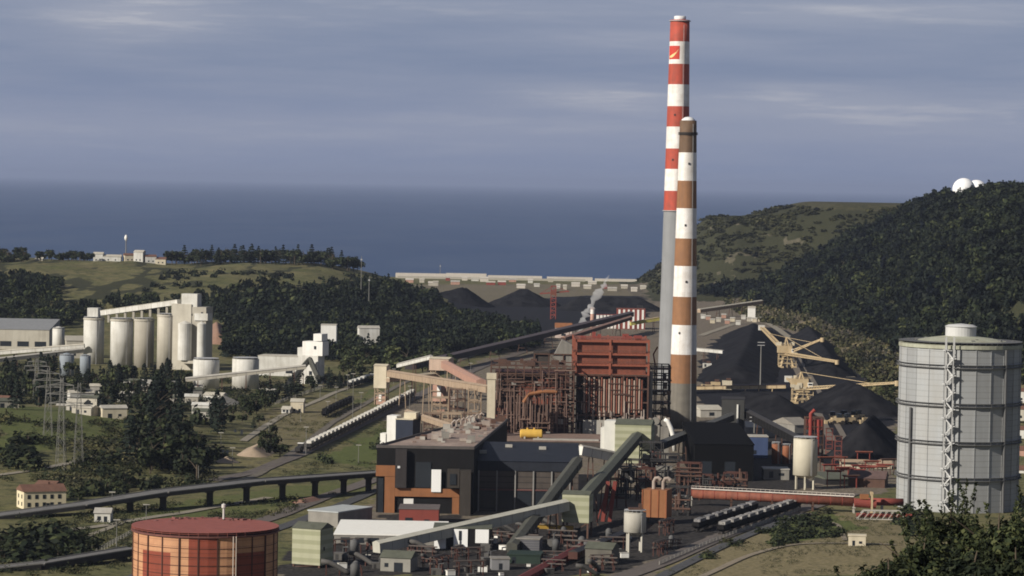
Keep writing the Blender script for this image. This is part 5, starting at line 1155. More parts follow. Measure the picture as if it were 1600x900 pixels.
# far coal
heap('coal_heap', 'left of the two cone shaped far coal heaps near the harbour', 'coal heap', [A(722, 490, 3500), A(728, 490, 3520)], 16, .5, COALM); heap('coal_heap', 'right and taller cone shaped far coal heap near the harbour', 'coal heap', [A(815, 490, 3600), A(820, 490, 3600)], 19, .45, COALM)
heap('coal_heap', 'long flat far coal heap behind the rising steam', 'coal heap', [A(905, 485, 3500), A(940, 480, 3500), A(1000, 480, 3500)], 15, .55, COALM)
# harbour
D = 4560; a_, b_ = A(618, 450, D), A(1012, 450, D); HW = M('harbour_pale', (.52, .48, .42), dirt=(.36, .32, .28), amt=.35, scale=.02)
t = thing('harbour_wall', 'long pale harbour wall along the sea in the middle of the photo', 'harbour wall', ((a_.x+b_.x)/2, D, 0)); L = b_.x-a_.x; mb = MB(); x = -L/2
seg = [(0, .2, 6.5), (.2, .36, 7.5), (.365, .58, 5.5), (.6, .78, 5), (.79, 1, 3.5)]
for u, v, hh_ in seg: mb.box(-L/2+L*(u+v)/2, 0, -6, L*(v-u), 16, 6+hh_)
mb.build('wall', HW, t); MB().box(-L*.12, -24, -3, L*.74, 20, 5.5).build('quay_apron', CT, t)
for k in range(26):
    px = 640+k*14.5+random.uniform(-5, 5); D = random.uniform(4150, 4480); wpx = random.uniform(5, 14)
    bld('port_shed', 'small pale port shed on the quay in front of the harbour wall', 'shed', px, px+wpx, 0, D, 12, random.choice((CW, HW, PINK, CT, CB)), random.choice((CB, HW, REDP, CONCL)), 'gable', 0, 2, group='port sheds along the quay') if False else None
    c = A(px, 455, D); z0 = tz(c.x, D); t = thing('port_shed', 'small pale or reddish port shed on the quay before the harbour wall', 'shed', (c.x, D, z0), 0, 'port sheds along the quay'); ww = wpx/S(D); h_ = random.uniform(2.5, 5); m_ = random.choice((CW, HW, PINK, CT, CB, REDP))
    MB().box(0, 0, -1, ww, 12, h_+1).build('wall', m_, t); MB().gable(0, 0, h_, ww, 12, 2).build('roof', random.choice((CB, HW, CONCL, m_)), t)
# steam
sm_ = bpy.data.materials.new('steam'); sm_.use_nodes = True; nt = sm_.node_tree; nt.nodes.remove(nt.nodes['Principled BSDF']); pv = nd(nt, 'ShaderNodeVolumePrincipled'); pv.inputs['Color'].default_value = (.95, .95, .95, 1); pv.inputs['Density'].default_value = .2
nt.links.new(pv.outputs[0], nt.nodes['Material Output'].inputs['Volume'])
D = 2880; base = A(905, 520, D); path = [(905, 520, 4), (910, 508, 6), (912, 497, 7.5), (919, 486, 9), (927, 473, 9), (934, 460, 8), (942, 449, 6.5), (948, 439, 5), (954, 428, 2.5)]
pts = []; rs = []
for (p0, p1) in zip(path[:-1], path[1:]):
    for i in range(4): f = i/4; pts.append(A(p0[0]*(1-f)+p1[0]*f+random.uniform(-1.5, 1.5), p0[1]*(1-f)+p1[1]*f, D)-base); rs.append((p0[2]*(1-f)+p1[2]*f)*random.uniform(.4, 1.0)*.5)
mb = MB(); mb.tube(pts, rs, 14); V = mb.v; mb.v = [(x+2.6*(float(vnoise(z/3., x/3.+9))-.5)*2, y+2*(float(vnoise(z/4.+5, x/4.))-.5), z+2*(float(vnoise(x/4., z/4.+3))-.5)) for x, y, z in V]
o = mb.build('steam_plume', sm_, None, base); tag(o, 'white steam rising beside the thin pink stack behind the boiler houses', 'steam')

# ------------------------------------------------------------------ coal yard
def gp(px, D): p = A(px, 600, D); return Vector((p.x, D, 0))
heap('coal_heap', 'largest coal heap, long and flat topped, right of the brown chimney', 'coal heap', [gp(1150, 2260), gp(1168, 2600), gp(1176, 2960)], 12, .42, COALM, 80)
heap('coal_heap', 'long coal heap under the far yellow stacker boom, foot of the wooded hill', 'coal heap', [gp(1262, 2950), gp(1290, 2500), gp(1300, 2350)], 11, .6, COALM, 60)
heap('coal_heap', 'broad cone of coal below the long thin yellow boom', 'coal heap', [gp(1322, 2010), gp(1345, 1960)], 17, .55, COALM, 50)
heap('coal_heap', 'dark coal heap in front of the level yellow yard conveyor', 'coal heap', [gp(1165, 1930), gp(1215, 1900)], 15, .55, COALM, 50)
heap('coal_heap', 'steep sharp ridged coal heap beside the grey gas holder', 'coal heap', [gp(1352, 1640), gp(1366, 1690)], 19, .95, COALM, 50, .03)
def stacker(label, px, D, h_, booms, rz):
    c = gp(px, D); z0 = tz(c.x, D); t = thing('stacker', label, 'stacker', (c.x, D, z0)); 
    for a in (-1, 1):
        for b in (-1, 1): MB().beam((a*5, b*5, 0), (a*2.5, b*2.5, h_*.36), 1.1).build('leg', YEL, t); MB().box(a*5, b*5, -.3, 4.2, 1.6, 1.5).build('bogie', YEL, t)
    mb = MB(); mb.box(0, 0, h_*.36, 8.5, 8, 1.6); mb.lathe([(3.4, h_*.36+1.6), (3.4, h_*.36+3)], 20); mb.build('slew_deck', YEL, t); MB().box(-2, 0, h_*.36+3, 11, 7, 5.5).build('machine_house', YEL, t); eq = MB()
    for _k in range(9): eq.box(random.uniform(-8, 8), random.uniform(-4.5, 4), h_*.36+random.choice((1.7, 3, 8.5)), random.uniform(1.5, 4), random.uniform(1.5, 3), random.uniform(1.2, 3.5))
    eq.build('equipment', random.choice((YEL, CREAM)), t); rl = MB(); rails(rl, 13, 9, h_*.36+1.6, .16); rails(rl, 10, 7, h_*.36+8.6, .16); rl.build('handrails', YEL, t)
    frame(3, 2, 4, 13, 9, h_*.36+1.6, .4, brace=.6).build('portal_frame', YEL, t); MB().box(4.5, -3.6, h_*.36+3.2, 3, 2.6, 3).build('driver_cab', WHT, t); MB().box(4.5, -4.95, h_*.36+4.6, 2.4, .1, 1.1).build('cab_window', GLASS, t)
    mast = Vector((-1, 0, h_)); mb = MB()
    for y in (-2.2, 2.2): mb.beam((-3, y, h_*.36+3), mast+Vector((0, y*.5, 0)), .7); mb.beam((2.5, y, h_*.36+3), mast+Vector((0, y*.5, 0)), .6)
    mb.build('mast', YEL, t); o = Vector((c.x, D, z0))
    for nm, e, wd in booms:
        e = e-o; s_ = Vector((0, 0, h_*.42)); d = (e-s_).normalized(); r = d.cross(Vector((0, 0, 1))).normalized(); u = r.cross(d); mb = MB(); N = max(4, int((e-s_).length/4))
        for k in (-1, 1):
            mb.beam(s_+r*k*wd/2, e+r*k*wd/2, .5); mb.beam(s_+r*k*wd/2+u*2, e+r*k*wd/2+u*1.0, .4)
            for i in range(N):
                p, q = s_.lerp(e, i/N), s_.lerp(e, (i+1)/N); mb.beam(p+r*k*wd/2, q+r*k*wd/2+u*(2-(i+1)/N), .28); mb.beam(q+r*k*wd/2, q+r*k*wd/2+u*(2-(i+1)/N), .25)
        mb.beam(s_+u*.4, e+u*.4, wd*.8, .3); mb.build(nm, YEL, t)
        mb = MB(); mb.beam(mast, s_.lerp(e, .72)+u*1.4, .28); mb.build('stay_cable', YEL, t)
        if nm == 'counter_boom': MB().box(e.x, e.y, e.z-2, 5, 4, 4).build('counterweight', CW, t)
        else: MB().lathe([(1.6, -1.6), (1.6, 1.6)], 14).build('bucket_wheel', YEL, t, loc=(e.x, e.y, e.z))
    return t
stacker('tall yellow stacker with a raised mast at the far end of the coal yard track', 1229, 2440, 23, [('boom', A(1308, 566, 2330), 3.2), ('counter_boom', A(1190, 512, 2560), 3.0), ('upper_boom', A(1285, 531, 2420), 2.2)], 0)
stacker('nearer yellow stacker whose long thin boom points to the grey gas holder', 1254, 2040, 20, [('boom', A(1402, 599, 1990), 2.6), ('counter_boom', A(1232, 592, 2150), 3.2)], 0)
gallery('level yellow yard conveyor on low trestles right of the brown chimney', A(1088, 606, 2160), A(1228, 604, 2150), 4, 2.2, YEL, RUSTS, (.1, .25, .4, .55, .7, .85), legmat=YEL, ridge=False, name='yard_conveyor'); gallery('pale conveyor beam nearer the chimney left of the largest coal heap', A(1088, 546, 2500), A(1130, 550, 2490), 3.5, 2.4, CW, CONCL, (.3, .8), ridge=False, name='yard_conveyor')
for k, (px, y, m_, lb) in enumerate(((1103, 600, YEL, 'yellow drive box at the chimney end of the level yard conveyor'), (1118, 596, YEL, 'second yellow drive box along the level yard conveyor'), (1136, 594, CREAM, 'pale drive box at the middle of the level yard conveyor'), (1105, 567, CW, 'white loader box below the pale conveyor beam by the chimney'), (1120, 570, CONCL, 'grey loader box below the pale conveyor beam by the chimney'))):
    p = A(px, y, 2165 if y > 580 else 2420); z0 = tz(p.x, p.y); t = thing('drive_box', lb, 'machine', (p.x, p.y, z0)); MB().box(0, 0, -.3, 6.5, 4, p.z-z0).build('housing', m_, t); MB().box(1, 0, p.z-z0, 3, 2, 1.4).build('motor', RUSTS, t); MB().box(-1.5, -2.05, 1, 1.4, .1, 2).build('door', DARKST, t)
def loader():
    t = thing('wheel_loader', 'x', 'loader'); MB().box(0, 0, 1.0, 5, 2.4, 1.6).build('body', YEL, t); MB().box(-.6, 0, 2.6, 1.8, 2, 1.6).build('cab', GLASS, t); mb = MB(); mb.beam((2.3, -.8, 2), (4.4, -.8, 1), .4); mb.beam((2.3, .8, 2), (4.4, .8, 1), .4); mb.box(5, 0, .2, 1.2, 3.2, 1.4); mb.build('bucket_arm', YEL, t)
    for x in (-1.7, 1.7):
        for y in (-1.2, 1.2): MB().tube([(x, y-.3, .8), (x, y+.3, .8)], .85, 12).build('wheel', SOOT, t)
    return t
lo = loader()
for k, px in enumerate((1302, 1310, 1318, 1327, 1335, 1343)):
    o = lo if k == 0 else dup(lo); g = gp(px, random.uniform(1850, 1900)); o.location = (g.x, g.y, tz(g.x, g.y)); o.rotation_euler.z = random.uniform(0, 6.3); o.scale = (1.5,)*3; o['label'] = 'yellow loader in the cluster between the broad coal cone and the steep coal heap'; o['group'] = 'yellow loaders in the coal yard'
for k in range(12):
    px = 1096+k*8+random.uniform(-2, 2); D = 3250+random.uniform(-60, 120); c = gp(px, D); z0 = tz(c.x, D); t = thing('yard_hut', 'small pale hut in the row behind the largest coal heap', 'hut', (c.x, D, z0), 0, 'huts behind the largest coal heap'); MB().box(0, 0, -.5, 4.5, 4, 4).build('wall', random.choice((CW, CB, CREAM, PINK)), t); MB().gable(0, 0, 3.504, 4.5, 4, 1.2).build('roof', CONCL, t)
gallery('long pale conveyor behind the row of small huts beyond the coal yard', A(1092, 486, 3350), A(1190, 472, 3450), 4, 3.4, TANG, CB, (.1, .3, .5, .7, .9))
bld('yard_building', 'small bright white building at the far left of the wooded hill foot', 'building', 1167, 1178, 481, 3300, 8, WHT, CB, 'gable', 0, 1.5)
bld('yard_building', 'pale flat building on the far side of the black shade block', 'building', 1092, 1128, 640, 1900, 12, CONCL, CB, 'mono', .2, 2, spec=[('f', .5, 1, 3, 2, 'window')])
# bits to the right of the grey holder
for k, (y, D, m_) in enumerate(((612, 2050, CW), (640, 1900, CB), (672, 1780, CW), (704, 1660, PINK), (735, 1560, CW))):
    bld('far_house', ['pale house topmost in the column right of the grey gas holder', 'second pale house down right of the grey gas holder', 'third pale house down right of the grey gas holder', 'pink walled house right of the grey gas holder', 'lowest pale house right of the grey gas holder'][k], 'house', 1590, 1625, y, D, 9, m_, TILE, 'gable', -.2, 2, spec=[('f', .25, 1, 1.3, 1.5, 'window')], z0=ZT(1600, y+16, D))
# meadow hut, parked vehicles
t, w_, h_ = bld('meadow_hut', 'small cream hut alone in the meadow left of the front trees', 'hut', 1332, 1359, 838, GT(1345, 853).y, 4.5, CREAM, CREAM, 'flat', -.1, spec=[('f', .3, .1, 1.0, 1.9, 'door'), ('f', .7, .9, 1.2, .9, 'window')])
a, b = GT(1132, 834), GT(1258, 791); n = int((b-a).length/12.6)
train('dark open wagon with pale scrap load on the track below the red pipeline', 'scrap wagons below the red pipeline', a, b, n, make_wagon(M('scrap_load', (.42, .40, .38), dirt=(.04, .04, .04), amt=1.0, scale=1.1), BLK), 12.6)
off = Vector((-9, 12, 0)); train('black wagon with grey load on the second track below the red pipeline', 'grey load wagons below the red pipeline', a+off, b+off, n-3, make_wagon(M('grey_load', (.28, .27, .27), dirt=(.03, .03, .03), amt=1.0, scale=1.0), BLK), 13.1)
# fences and walls
def fence(label, pts, h_=2, mat=CONCL, name='fence'):
    P = [GT(*p) for p in pts]; o = P[0]; t = thing(name, label, 'fence', o); mb = MB(); m2 = MB()
    for a, b in zip(P[:-1], P[1:]):
        L = (b-a).length; n = max(2, int(L/5))
        for i in range(n):
            q = a.lerp(b, i/n); q.z = tz(q.x, q.y); r = a.lerp(b, (i+1)/n); r.z = tz(r.x, r.y); m2.box(q.x-o.x, q.y-o.y, q.z-o.z-.4, .22, .22, h_+.5)
            for f in (.35, .65, .95): mb.beam(q-o+Vector((0, 0, h_*f)), r-o+Vector((0, 0, h_*f)), .1, .22)
    mb.build('fence_rails', mat, t); m2.build('fence_posts', mat, t)
fence('pale fence along the path behind the tan tank', [(150, 866), (205, 836)], 2); fence('pale wire fence on the bank above the long pale train', [(430, 632), (500, 608), (590, 590)], 2); fence('grey fence along the track at the foot of the meadow', [(1030, 884), (1130, 842), (1250, 798)], 1.6)
# more sheds of the cement works and white crates in the yard
n_ = 0
for k in range(300):
    px, py = random.uniform(-5, 330), random.uniform(604, 655)
    if 40 < px < 95 and py < 620 or n_ >= 20: continue
    g = GT(px, py); w_ = random.uniform(7, 16); h_ = random.uniform(3, 6)
    t = thing('works_hut', 'pale low shed among the trees and yards below the cement silos', 'hut', g, random.uniform(-.6, .4), 'low sheds below the cement silos'); n_ += 1
    m_ = random.choice((CW, CB, CREAM, CT, CONCL)); MB().box(0, 0, -.6, w_, 7, h_+.6).build('wall', m_, t); MB().gable(0, 0, h_+.004, w_, 7, 1.6).build('roof', random.choice((CONCL, CB, TILE, GREYROOF, CW)), t); openings(t, w_, 7, h_, [('f', .3, .2, 2.2, 2.4, 'door'), ('f', .7, 1.2, 1.6, 1.2, 'window')])
for k in range(26):
    px, py = random.uniform(515, 1000), random.uniform(838, 900)
    if px > 960-(py-838)*.3 and py > 880: continue
    g = G(px, py); t = thing('crate', 'small white crate among the dark plant near the bottom edge', 'crate', (g.x, g.y, tz(g.x, g.y)), random.uniform(-.5, .5), 'white crates near the bottom edge'); s_ = random.uniform(1.0, 2.4)
    MB().box(0, 0, 0, s_*1.4, s_, s_*.8).build('box', WHT, t); MB().box(0, 0, s_*.8+.003, s_*1.5, s_*1.08, .15).build('lid', CONCL, t)
# ------------------------------------------------------------------ foliage
def leaves(C, Nn, size, rg, asp=.7):
    n = len(C); Nn = Nn/np.linalg.norm(Nn, axis=1, keepdims=True); rv = rg.normal(size=(n, 3)); a = np.cross(Nn, rv); a /= np.linalg.norm(a, axis=1, keepdims=True); b = np.cross(Nn, a)
    s = (size*rg.uniform(.6, 1.25, n))[:, None]; a = a*s; b = b*s*asp
    return np.stack([C-a, C-b*.9+a*.1, C+a, C+b*.9+a*.1], 1)      # (n,4,3)
def crown(kind, n, H, Rr, size, seed):
    rg = np.random.default_rng(seed)
    if kind == 'broad':
        k = 9 if n < 800 else 22
        th = rg.uniform(0, 6.28, k); u = rg.uniform(.12, .86, k); rad = Rr*.62*np.sqrt(np.sin(np.pi*np.clip(u*.85+.12, 0, 1)))*rg.uniform(.55, 1.05, k)
        L = np.stack([rad*np.cos(th), rad*np.sin(th), H*(.22+.66*u)], 1); lr = Rr*rg.uniform(.32, .52, k)*(1 if k < 12 else .74)
        i = rg.integers(0, k, n); d = rg.normal(size=(n, 3)); d /= np.linalg.norm(d, axis=1, keepdims=True)
        C = L[i]+d*(lr[i]*rg.uniform(.6, 1.08, n))[:, None]*np.array([1, 1, .85]); Nn = d+rg.normal(size=(n, 3))*.45+np.array([0, 0, .25])
    elif kind == 'pine':
        t = rg.uniform(0, 1, n)**1.25; lay = np.round(t*7)/7*.6+t*.4; a = rg.uniform(0, 6.28, n); r = Rr*(1-lay)**.85*(rg.uniform(.3, 1, n)**.6)*(1+.22*np.sin(a*3+seed+7*t))+.15
        C = np.stack([r*np.cos(a), r*np.sin(a), H*(.12+.88*lay)-r*.18], 1); Nn = np.stack([np.cos(a), np.sin(a), .75+0*a], 1)+rg.normal(size=(n, 3))*.4
    elif kind == 'cypress':
        t = rg.uniform(0, 1, n); a = rg.uniform(0, 6.28, n); r = Rr*np.sin(np.pi*np.clip(.1+.88*t, 0, 1))**.7*(.75+.35*rg.uniform(0, 1, n)); r *= 1+.25*np.sin(t*17+a*2)
        C = np.stack([r*np.cos(a), r*np.sin(a), H*(.06+.94*t)], 1); Nn = np.stack([np.cos(a), np.sin(a), .5+0*a], 1)+rg.normal(size=(n, 3))*.45
    else:
        d = rg.normal(size=(n, 3)); d[:, 2] = abs(d[:, 2])*.9; d /= np.linalg.norm(d, axis=1, keepdims=True); q = 1+.35*np.sin(d[:, 0]*5+seed)*np.cos(d[:, 1]*4+seed)
        C = d*np.array([Rr, Rr, H])*(q*rg.uniform(.55, 1.02, n))[:, None]; Nn = d+rg.normal(size=(n, 3))*.5
    return leaves(C, Nn, size, rg)
def trunk_mb(H, r, limbs=5, seed=0):
    rd = random.Random(seed); mb = MB(); mb.tube([(0, 0, -.8), (rd.uniform(-.1, .1), 0, H*.3), (rd.uniform(-.3, .3), rd.uniform(-.3, .3), H*.62), (rd.uniform(-.4, .4), rd.uniform(-.4, .4), H*.88)], [r, r*.8, r*.5, r*.15], 8)
    for i in range(limbs):
        a = rd.uniform(0, 6.28); z = H*rd.uniform(.25, .6); l = H*rd.uniform(.2, .34); mb.tube([(0, 0, z), (l*.5*math.cos(a), l*.5*math.sin(a), z+l*.45), (l*math.cos(a), l*math.sin(a), z+l*.8)], [r*.45, r*.3, r*.1], 6)
    return mb
KINDS_ = {'broadleaf_tree': ('broad', 11, 4.6, 330, .85, LEAF), 'light_broadleaf_tree': ('broad', 10, 4.4, 330, .8, LEAFL), 'pine_tree': ('pine', 14, 3.4, 330, .8, LEAFP), 'cypress_tree': ('cypress', 13, 1.9, 260, .75, LEAFP), 'bush': ('bush', 2.4, 2.2, 150, .5, LEAF), 'scrub_bush': ('bush', 2.6, 2.2, 120, .5, LEAFS)}
PROTO = {}
def tree(kind, loc, H, label, group, var=None, wide=1.0):
    var = random.randrange(3) if var is None else var; key = (kind, var); cat = 'bush' if 'bush' in kind else 'tree'
    ck, h0, r0, n, s_, m_ = KINDS_[kind]
    if key not in PROTO:
        t = thing(kind, label, cat); Q = crown(ck, n, h0, r0, s_, 31*var+len(kind)); me_ = np_mesh('crown', Q.reshape(-1, 3), 4, [m_]); o = bpy.data.objects.new('crown', me_); COL.objects.link(o); o.parent = t
        trunk_mb(h0, .28 if cat == 'tree' else .1, 4, var).build('trunk' if cat == 'tree' else 'stems', BARK, t); PROTO[key] = t; o = t
    else: o = dup(PROTO[key])
    k = H/h0; o.location = loc; o.rotation_euler = (0, 0, random.uniform(0, 6.28)); o.scale = (k*wide, k*wide, k); o['label'] = label; o['group'] = group
    return o
def proj(x, y, z):
    v = np.stack([np.asarray(x, float), np.asarray(y, float), np.asarray(z, float)-CAMZ], -1); f = v@np.array(_F); return 800+FPX*(v@np.array(_RC))/f, 450-FPX*(v@np.array(_UC))/f
def inpx(poly, px, py): return inpoly(poly, np.asarray(px), np.asarray(py))
def scatter(poly, n, kinds, hr, label, group, mind=4, wide=(.85, 1.2), D=None):
    """trees one by one on the ground inside an outline surveyed on the photograph"""
    xs_ = [p[0] for p in poly]; ys_ = [p[1] for p in poly]; got = []; tries = 0
    while len(got) < n and tries < n*25:
        tries += 1; px, py = random.uniform(min(xs_), max(xs_)), random.uniform(min(ys_), max(ys_))
        if not inpx(poly, [px], [py])[0]: continue
        g = GT(px, py) if D is None else (lambda q, d: Vector((q.x, d, tz(q.x, d))))(A(px, py, (dd := random.uniform(*D))), dd)
        if any(abs(g.x-q.x) < mind and abs(g.y-q.y) < mind*1.6 for q in got): continue
        got.append(g); k = random.choice(kinds); tree(k, g, random.uniform(*hr)*(1.15 if k in ('pine_tree', 'cypress_tree') else 1), label[k] if isinstance(label, dict) else label, group[k] if isinstance(group, dict) else group, wide=random.uniform(*wide))
    return got
def L(kinds, place): 
    nm = {'broadleaf_tree': 'dark green leafy tree', 'light_broadleaf_tree': 'lighter green leafy tree', 'pine_tree': 'dark pointed pine tree', 'cypress_tree': 'slim dark columnar tree', 'bush': 'dark green bush', 'scrub_bush': 'dry olive bush'}
    return {k: nm[k]+' '+place for k in kinds}, {k: nm[k].replace('tree', 'trees').replace('bush', 'bushes')+' '+place for k in kinds}
B_, LB, PN, CY, BU, SB = 'broadleaf_tree', 'light_broadleaf_tree', 'pine_tree', 'cypress_tree', 'bush', 'scrub_bush'
def go(poly, n, ks, hr, place, **kw):
    l, g = L(set(ks), place); return scatter(poly, n, ks, hr, l, g, **kw)
go([(268, 410), (560, 410), (560, 432), (268, 432)], 80, [B_, B_, B_, B_, PN], (14, 19), 'in the row along the crest of the left hill', D=(3400, 3490), mind=2.2, wide=(1, 1.4))
go([(-10, 410), (42, 410), (42, 420), (-10, 420)], 14, [B_], (14, 18), 'on the hill crest at the left edge', D=(3380, 3470), mind=2, wide=(1, 1.4))
go([(62, 410), (142, 410), (142, 420), (62, 420)], 18, [B_], (11, 14), 'left of the hilltop hamlet', D=(3380, 3460), mind=2, wide=(1, 1.4))
go([(150, 410), (265, 410), (265, 420), (150, 420)], 8, [B_], (5, 7), 'among the houses of the hilltop hamlet', D=(3412, 3440))
go([(0, 606), (90, 600), (200, 598), (275, 600), (300, 640), (215, 655), (140, 630), (60, 640), (0, 640)], 84, [B_, B_, PN, CY, LB, PN], (9, 16), 'below the cement silos', mind=5)
go([(160, 592), (290, 592), (290, 604), (160, 604)], 22, [B_, CY], (8, 13), 'at the foot of the big cement silos', mind=5)
go([(196, 690), (240, 665), (275, 668), (312, 720), (318, 752), (250, 745), (205, 735)], 44, [B_, PN, B_, PN], (11, 19), 'in the dark clump on the right side of the knoll', mind=5, wide=(1, 1.35))
go([(236, 655), (246, 655), (246, 662), (236, 662)], 2, [CY], (20, 22), 'rising tallest above the dark clump', mind=3, wide=(1.3, 1.5))
go([(328, 660), (345, 650), (350, 680), (335, 690)], 6, [PN, CY], (12, 16), 'below the wide white tanks', mind=4)
go([(395, 690), (440, 680), (445, 715), (400, 715)], 9, [B_], (8, 11), 'beside the sandy mounds', mind=4)
go([(360, 650), (400, 630), (480, 598), (520, 590), (530, 605), (440, 628), (380, 665)], 40, [B_, B_, PN], (7, 12), 'along the edge below the stepped white building', mind=5)
go([(520, 560), (560, 540), (640, 560), (700, 555), (705, 578), (600, 592), (530, 590)], 34, [LB, LB, B_], (11, 16), 'at the front edge of the wood on the left hill', mind=6, wide=(1, 1.3))
go([(525, 600), (590, 588), (590, 598), (530, 610)], 12, [B_, PN], (7, 10), 'behind the short white topped train', mind=4)
go([(795, 535), (845, 528), (845, 545), (800, 548)], 9, [B_, PN], (12, 16), 'at the tip of the wood behind the long dark conveyor', mind=6, wide=(1.1, 1.4))
go([(590, 690), (605, 690), (600, 705), (585, 705)], 3, [BU], (3, 4.5), 'on the green bank left of the black hall', mind=3)
go([(500, 715), (520, 715), (520, 730), (500, 730)], 3, [BU], (2.5, 3.5), 'on the green bank above the viaduct', mind=3)
go([(0, 830), (100, 835), (150, 850), (140, 878), (40, 888), (0, 885)], 26, [BU, BU, B_], (4, 7), 'in the hollow left of the tan tank', mind=3, wide=(1.1, 1.6))
go([(100, 770), (190, 760), (250, 755), (250, 768), (120, 785)], 16, [B_, BU], (4, 7), 'along the upper side of the viaduct', mind=4)
go([(0, 690), (45, 690), (50, 735), (0, 730)], 12, [B_, BU], (4, 7), 'on the left slope of the knoll', mind=4, wide=(1.2, 1.6))
go([(1195, 835), (1235, 812), (1300, 812), (1320, 836), (1270, 850), (1210, 855)], 24, [BU], (2, 3.6), 'in the green hollow of the meadow', mind=3, wide=(1.2, 1.9))
go([(1080, 860), (1180, 825), (1250, 800), (1330, 805), (1330, 812), (1180, 850), (1100, 875)], 16, [BU, SB], (1.6, 3), 'along the top of the meadow', mind=3, wide=(1.2, 1.8))
go([(1305, 545), (1330, 550), (1400, 590), (1402, 650), (1380, 640), (1350, 600), (1310, 560)], 44, [SB, SB, LB], (4, 9), 'on the dry bank between the coal yard and the wooded hill', mind=4)
go([(1412, 800), (1440, 815), (1420, 840), (1400, 820)], 6, [BU], (3, 5), 'at the foot of the grey gas holder', mind=3, wide=(1.2, 1.6))

# woods too dense to count: one mesh each
def wood(name, label, cat, X, Y, temps, mats, hr, wide=(.9, 1.25), seed=0):
    rg = np.random.default_rng(seed); Z = T(X, Y); out = []; fid = []; tn = []; fb = fbm(X/70.+seed, Y/110.)
    TP = [(crown(k, n, 1.0*h, r, s_, 100+i)) for i, (k, h, r, n, s_) in enumerate(temps)]
    for i in range(len(X)):
        j = rg.integers(0, len(TP)); Q = TP[j]; h = rg.uniform(*hr)/temps[j][1]; a = rg.uniform(0, 6.28); ca, sa = math.cos(a), math.sin(a); wd = h*rg.uniform(*wide)
        Rm = np.array([[ca*wd, sa*wd, 0], [-sa*wd, ca*wd, 0], [0, 0, h]]); out.append(Q@Rm+np.array([X[i], Y[i], Z[i]])); tn.append(np.full(len(Q), float(np.clip(rg.normal(0, .26)+1.2*(fb[i]-.47), -.7, 1.1)))); fid.append(np.full(len(Q), j % len(mats)))
    V = np.concatenate(out).reshape(-1, 3); me_ = np_mesh(name, V, 4, mats, np.concatenate(fid), np.concatenate(tn)); o = bpy.data.objects.new(name, me_); COL.objects.link(o); tag(o, label, cat, None, 'stuff'); return o
def grid_pts(x0, x1, y0, y1, sp, seed):
    rg = np.random.default_rng(seed); X, Y = np.meshgrid(np.arange(x0, x1, sp), np.arange(y0, y1, sp)); X = X+rg.uniform(-.45, .45, X.shape)*sp; Y = Y+rg.uniform(-.45, .45, Y.shape)*sp; return X.ravel(), Y.ravel()
X, Y = grid_pts(190, 720, 2080, 3960, 9.6, 5); Z = T(X, Y); xf = 285-60*ss(3000, 3800, Y); W = 210+120*ss(3000, 3800, Y); px, py = proj(X, Y, Z)
k = (X > xf+24+22*(fbm(X/30., Y/50.)-.5)-34*ss(2850, 3200, Y)) & (X < xf+W+70) & (Z > 5) & (np.hypot(px-1313, (py-418)) > 9) & (np.hypot(px-1398, py-488) > 6) & ~((px > 1565) & (py > 490) & (py < 512)) & (px < 1720) & (Y < 3860) & ~((np.abs(px-1519) < 33) & (Y > 3560))
wood('wooded_hillside', 'dense dark wood covering the right hill', 'wood', X[k], Y[k], [('broad', 11, 5.2, 140, 1.35), ('broad', 12, 4.9, 140, 1.35), ('broad', 10, 5.2, 140, 1.3), ('pine', 13, 3.6, 100, 1.2), ('broad', 11, 5.0, 140, 1.35)], [LEAFD, LEAF, LEAFD, LEAFP, LEAF], (6, 19), wide=(.8, 1.3), seed=1)
X, Y = grid_pts(-480, 60, 2420, 3330, 8.2, 6); px, py = proj(X, Y, T(X, Y))
P1 = [(282, 492), (330, 466), (430, 462), (520, 460), (580, 452), (640, 462), (690, 478), (700, 500), (760, 512), (845, 528), (840, 545), (700, 562), (600, 578), (520, 568), (470, 562), (352, 566), (352, 505), (320, 497)]
k = inpx(P1, px, py)
wood('wooded_hillside', 'dense mixed wood on the slope of the left hill', 'wood', X[k], Y[k], [('broad', 11, 4.6, 120, 1.3), ('pine', 15, 3.4, 130, 1.1), ('broad', 10, 4.4, 120, 1.3), ('pine', 14, 3.6, 130, 1.1)], [LEAFD, LEAFP, LEAF, LEAFP], (6, 19), wide=(.75, 1.3), seed=2)
P2 = [(-30, 440), (40, 436), (80, 444), (128, 462), (150, 470), (280, 476), (280, 490), (150, 492), (90, 520), (-30, 515)]
k = inpx(P2, px, py) & (fbm(X/35., Y/60.)+.25*(px < 90) > .44); X2, Y2 = grid_pts(-560, -240, 2450, 3330, 9, 7); px2, py2 = proj(X2, Y2, T(X2, Y2)); k2 = inpx(P2, px2, py2) & (fbm(X2/35., Y2/60.)+.25*(px2 < 90) > .44)
wood('wooded_hillside', 'patchy wood and hedges behind the cement silos', 'wood', X2[k2], Y2[k2], [('broad', 10, 4.6, 120, 1.3), ('pine', 14, 3.3, 120, 1.1), ('broad', 9, 4.4, 120, 1.3)], [LEAFD, LEAFP, LEAF], (6, 13), seed=3)
X, Y = grid_pts(-340, 40, 2900, 3560, 15, 8); px, py = proj(X, Y, T(X, Y)); k = (fbm(X/25., Y/40.) > .56) & inpx([(0, 425), (300, 425), (560, 432), (640, 446), (690, 470), (560, 450), (300, 462), (0, 440)], px, py)
wood('hedgerow', 'low hedges and shrubs on the grassy top of the left hill', 'hedge', X[k], Y[k], [('bush', 2.4, 2.4, 60, .8)], [LEAFD], (2, 5), seed=4)
